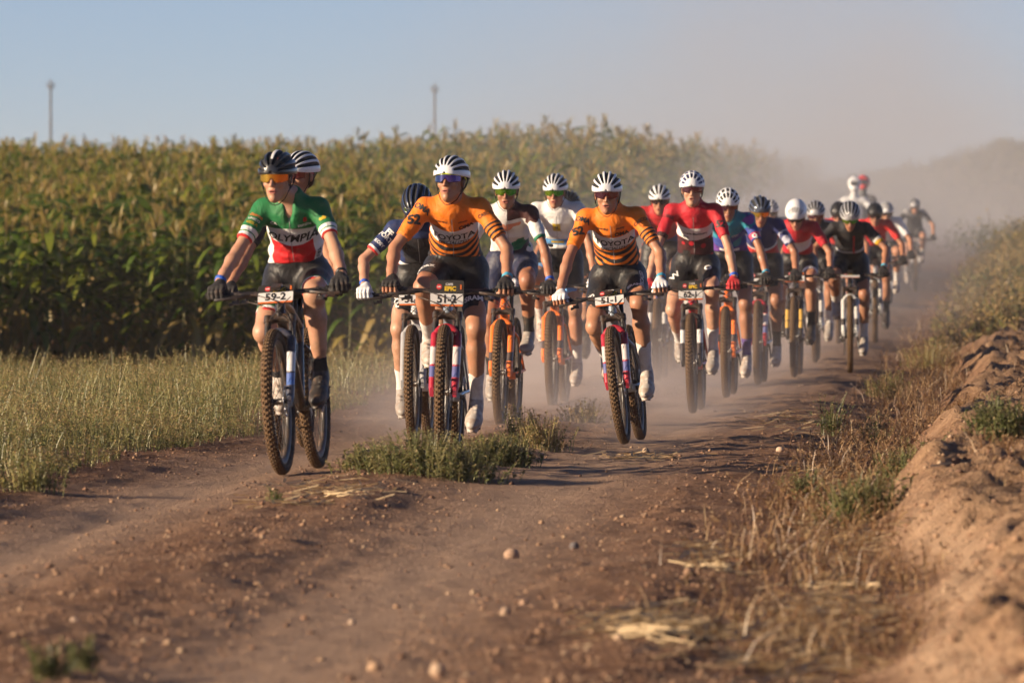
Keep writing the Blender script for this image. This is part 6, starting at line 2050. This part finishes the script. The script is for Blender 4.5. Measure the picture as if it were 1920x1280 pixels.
rider(px=1662, s=148, yaw=2.6, phase=40, tau=44, hpitch=12, skin=tan, jersey=kit_plain_white, shorts=blackshort, sock=sock_w, shoe=shoe_w, glove=gl_b, helmet=hel_white, lens='dark', frame_mat=fr_black, fork_mat=fk_blk, plate=None,
      label="rider in white jersey partly behind the faded red jersey", bike_label="bicycle behind the white-forked one, nearly lost in dust")
rider(px=1717, s=107, yaw=1.5, phase=8, tau=46, hpitch=16, skin=tan, jersey=kit_dark, shorts=blackshort, sock=sock_w, shoe=shoe_w, glove=gl_b, helmet=hel_silver, lens='dark', frame_mat=fr_black, fork_mat=fk_blk, plate=("", 70, False), elbow=1.3,
      label="lone far rider in dark jersey on the dusty track at the right", bike_label="far bicycle alone on the dusty track at the right")
for sp in RIDERS:
    make_rider(sp, sp['s'] > 210)
# ------------------------------------------------------------------ motorcycle with two people, deep in the dust
def full_helmet():
    fd = Field((-0.16, -0.19, -0.18), (0.16, 0.18, 0.19), 0.008)
    fd.add(ell((0, 0.01, 0.02), (0.128, 0.150, 0.135)))
    fd.add(ell((0, -0.075, -0.085), (0.085, 0.085, 0.055)), 0.05)
    fd.add(rcone((-0.07, -0.135, 0.075), (0.07, -0.135, 0.075), 0.022, 0.022), 0.03)
    fd.add(ell((0, -0.13, 0.01), (0.088, 0.07, 0.042)), 0.012, sub=True)
    fd.add(rcone((0, 0.0, -0.2), (0, 0.0, -0.10), 0.085, 0.085), 0.01, sub=True)
    V, Q = fd.net(); return new_mesh("helmet", lap(V, Q, 1), Q)

def make_moto(px, s, sp):
    Y = F / s; X = (px - 960) / s
    yaw = 3.0
    z = float(ground_z(X, Y))
    root = empty("motorcycle", (X, Y, z), (0, 0, R(-yaw)))
    tag(root, "motorcycle carrying two people, almost hidden in dust behind the riders", "motorcycle")
    blk = mat("moto_black", (0.02, 0.02, 0.022), 0.5, dust=0.4); wht = mat("moto_white", (0.6, 0.6, 0.6), 0.4, dust=0.3); rub = mat("moto_tyre", (0.03, 0.025, 0.02), 0.9, dust=0.5)
    for y, nm in ((-0.78, "f"), (0.68, "r")):
        mb = MB(); mb.lathe_x([(0.06 * math.cos(a), 0.27 + 0.06 * math.sin(a)) for a in np.linspace(0, 2 * math.pi, 12, endpoint=False)], 40)
        w = link("wheel", mb.build("tyre"), root, rub, loc=(0, y, 0.33))
        mb = MB(); mb.lathe_x([(-0.03, 0.23), (0.03, 0.23), (0.03, 0.21), (-0.03, 0.21)], 32); mb.tube([(-0.09, 0, 0), (0.09, 0, 0)], 0.03, 10)
        for i in range(12):
            a = i * math.pi / 6; mb.tube([(0, 0, 0), (0, 0.22 * math.cos(a), 0.22 * math.sin(a))], 0.006, 4)
        link("rim", mb.build("rim"), w, blk)
    mb = MB()
    for sx in (-1, 1):
        mb.tube([(sx * 0.10, -0.78, 0.33), (sx * 0.10, -0.52, 0.98)], [0.03, 0.026], 10)
    mb.box((0, -0.53, 0.93), (0.26, 0.06, 0.04)); mb.box((0, -0.60, 0.72), (0.24, 0.05, 0.04))
    link("fork", smooth_by_angle(mb.build("fork")), root, blk)
    fd = Field((-0.2, -0.6, 0.3), (0.2, 0.9, 1.1), 0.02)
    fd.add(ell((0, -0.22, 0.88), (0.13, 0.24, 0.13))); fd.add(rcone((0, 0.0, 0.84), (0, 0.72, 0.90), 0.10, 0.09), 0.06); fd.add(ell((0, -0.1, 0.52), (0.14, 0.24, 0.20)), 0.06); fd.add(rcone((0, 0.1, 0.42), (0, 0.66, 0.34), 0.05, 0.04), 0.05)
    V, Q = fd.net(); link("body_shell", new_mesh("body_shell", lap(V, Q, 2), Q), root, blk)
    mb = MB(); mb.box((0, -0.70, 0.70), (0.16, 0.34, 0.02), Matrix.Rotation(0.15, 3, 'X')); link("front_mudguard", mb.build("front_mudguard", False), root, wht)
    link("number_board", slab_mesh("number_board", 0.24, 0.28, 0.05, 0.02, (0, -0.62, 0.98)), root, wht)
    mb = MB(); mb.lathe_x([(0.0, 0.001), (0.0, 0.07), (0.03, 0.07), (0.03, 0.001)], 20); hl = link("headlight", mb.build("headlight"), root, mat("lamp_glass", (0.5, 0.5, 0.5), 0.1), loc=(0, -0.66, 1.0), rot=(0, 0, R(-90)))
    mb = MB(); mb.tube([(-0.40, -0.40, 1.14), (-0.2, -0.46, 1.12), (0, -0.49, 1.02), (0.2, -0.46, 1.12), (0.40, -0.40, 1.14)], 0.014, 8); link("handlebar", mb.build("handlebar"), root, blk)
    # driver standing slightly, passenger behind
    hm = full_helmet()
    for k, (dy, dx, up, jacket, hel, lab, grip) in enumerate(((0.10, 0.0, 0.10, mat("jacket_white", (0.62, 0.62, 0.63), 0.7, bump=0.3), hel_white, "motorcycle driver in white jacket and white full-face helmet", True),
                                                              (0.50, 0.16, 0.13, mat("jacket_grey", (0.10, 0.10, 0.11), 0.7, bump=0.3), hel_red, "motorcycle passenger in red full-face helmet behind the white-helmeted driver", False))):
        pr = empty("person", (X, Y, z), (0, 0, R(-yaw)))
        tag(pr, lab, "motorcyclist", "people on the motorcycle")
        hip = np.array((dx * 0.4, dy, 0.98 + up)); sh = hip + np.array((dx * 0.5, -0.14, 0.48)); hd = sh + np.array((dx * 0.1, -0.06, 0.27))
        fd = Field((-0.55, -0.65, 0.25), (0.6, 1.0, 2.2), 0.017)
        fd.add(ell(hip, (0.17, 0.14, 0.15))); fd.add(ell((hip + sh) / 2, (0.155, 0.115, 0.25)), 0.08); fd.add(rcone(sh - (0.15, 0, 0.02), sh + (0.15, 0, -0.02), 0.075, 0.075), 0.08)
        fd.add(rcone(sh, hd - (0, 0, 0.06), 0.07, 0.06), 0.04)
        for sd in (1, -1):
            a = sh + (sd * 0.19, 0, -0.03)
            hnd = np.array((sd * 0.36, -0.38, 1.16)) if grip else np.array((sd * 0.16, dy - 0.30, 1.22))
            el_ = ik(a, hnd, 0.30, 0.28, (sd * 1.0, 0.3, -0.4))
            fd.add(rcone(a, el_, 0.062, 0.05), 0.04); fd.add(rcone(el_, hnd, 0.05, 0.035), 0.02); fd.add(ell(hnd, (0.05, 0.045, 0.045)), 0.02)
            ft = np.array((sd * 0.20, 0.12 + dy * 0.45, 0.36)); hp = hip + (sd * 0.10, 0, -0.03)
            kn = ik(hp, ft + (0, 0, 0.08), 0.44, 0.44, (sd * 0.6, -1, 0.2))
            fd.add(rcone(hp, kn, 0.095, 0.068), 0.05); fd.add(rcone(kn, ft + (0, 0, 0.06), 0.068, 0.05), 0.03); fd.add(rcone(ft, ft + (0, -0.16, -0.02), 0.048, 0.04), 0.03)
        V, Q = fd.net()
        link("body", new_mesh("body", lap(V, Q, 2), Q), pr, jacket)
        h = link("helmet", hm, pr, hel, loc=tuple(hd)); h.scale = (0.93, 0.93, 0.93)
        mb = MB(); mb.add([(0.094 * math.sin(a), -0.02 - 0.118 * math.cos(a), zz) for zz in (-0.035, 0.05) for a in np.linspace(-0.95, 0.95, 13)], [(i, i + 1, 14 + i, 13 + i) for i in range(12)])
        link("visor", mb.build("visor"), h, mat("visor_dark", (0.02, 0.02, 0.025), 0.15))
make_moto(1602, 105, None)
# ------------------------------------------------------------------ air: thin even haze, and the dust raised by the wheels
def box_obj(name, lo, hi):
    lo, hi = np.array(lo, float), np.array(hi, float)
    mb = MB(); mb.box((lo + hi) / 2, hi - lo)
    return link(name, mb.build(name, False))

def vol_mat(name, color, density, aniso=0.1):
    m = bpy.data.materials.new(name); m.use_nodes = True
    t = NT(m); t.n.remove(t.bsdf)
    v = t.n.new("ShaderNodeVolumePrincipled")
    v.inputs["Color"].default_value = (*color, 1); v.inputs["Anisotropy"].default_value = aniso; v.inputs["Density"].default_value = density
    t.l.new(v.outputs[0], t.n["Material Output"].inputs["Volume"])
    return m, t, v

def build_air():
    hz = box_obj("haze", (-120, -6, -3.2), (140, 690, 9.5))
    m, t, v = vol_mat("haze_air", (0.86, 0.83, 0.82), 0.00025, 0.0)
    hz.data.materials.append(m); tag(hz, "thin warm haze in the morning air", "haze", kind="stuff")

    def axis(t):
        x, y, z = t.sep(t.coords())[:3]
        xc = t.math('MULTIPLY_ADD', y, 0.061, -2.37 + 1.55 - 0.061 * 33.0)      # middle of the track
        return x, y, z, t.math('SUBTRACT', x, xc)
    def gauss(t, e, w):
        q = t.math('DIVIDE', e, w)
        return t.math('EXPONENT', t.math('MULTIPLY', t.math('MULTIPLY', q, q), -1.0))
    # dust close behind the wheels, low over the track
    d1 = box_obj("dust_cloud", (-3.5, 40.5, -0.4), (8.5, 84, 3.2))
    m, t, v = vol_mat("dust_low", (0.77, 0.70, 0.69), 0.0, 0.15)
    x, y, z, e = axis(t)
    lat = t.math('MULTIPLY', t.smooth(e, -2.0, -0.7), t.smooth(e, 0.7, 2.0, 1.0, 0.0))
    rise = t.math('MULTIPLY_ADD', t.math('SUBTRACT', y, 44.0), 0.010, 0.20)
    hgt = t.math('EXPONENT', t.math('MULTIPLY', t.math('DIVIDE', t.math('MAXIMUM', z, 0.0), rise), -1.0))
    ramp = t.math('MULTIPLY', t.smooth(y, 42.0, 53.0), t.smooth(y, 76.0, 84.0, 1.0, 0.0))
    n = t.smooth(t.noise(0.9, 1, 0.6, t.mapping(t.coords(), (1.0, 0.5, 1.6)), 0.4), 0.34, 0.66, 0.12, 2.0)
    d = t.math('MULTIPLY', t.math('MULTIPLY', lat, hgt), t.math('MULTIPLY', ramp, n))
    top = t.smooth(z, 2.2, 3.1, 1.0, 0.0)
    t.l.new(t.math('MULTIPLY', t.math('MULTIPLY', d, top), 0.115), v.inputs["Density"])
    m.cycles.volume_step_rate = 1.3
    d1.data.materials.append(m); tag(d1, "low tan dust swirling round the wheels of the group", "dust", kind="stuff")
    # the plume drifting over the far end of the track
    d2 = box_obj("dust_cloud", (-22, 66, -0.8), (70, 330, 15))
    m, t, v = vol_mat("dust_plume", (0.60, 0.61, 0.665), 0.0, 0.1)
    x, y, z, e = axis(t)
    wid = t.math('MULTIPLY_ADD', t.math('SUBTRACT', y, 66.0), 0.042, 2.2)
    lat = gauss(t, t.math('ADD', e, t.smooth(y, 88.0, 118.0, -0.8, 1.3)), wid)
    rise = t.math('MULTIPLY_ADD', t.math('SUBTRACT', y, 66.0), 0.026, 0.9)
    hgt = t.math('EXPONENT', t.math('MULTIPLY', t.math('DIVIDE', t.math('MAXIMUM', z, 0.0), rise), -1.0))
    ramp = t.math('MULTIPLY', t.smooth(y, 67.0, 88.0), t.smooth(y, 290.0, 328.0, 1.0, 0.0))
    n = t.smooth(t.noise(0.16, 1, 0.55, t.mapping(t.coords(), (1.0, 0.5, 1.5)), 0.5), 0.34, 0.66, 0.2, 1.8)
    d = t.math('MULTIPLY', t.math('MULTIPLY', lat, hgt), t.math('MULTIPLY', ramp, n))
    top = t.smooth(z, 10.0, 14.5, 1.0, 0.0)
    t.l.new(t.math('MULTIPLY', t.math('MULTIPLY', d, top), 0.019), v.inputs["Density"])
    m.cycles.volume_step_rate = 1.6
    d2.data.materials.append(m); tag(d2, "pale dust plume hanging over the far end of the track", "dust", kind="stuff")
build_air()
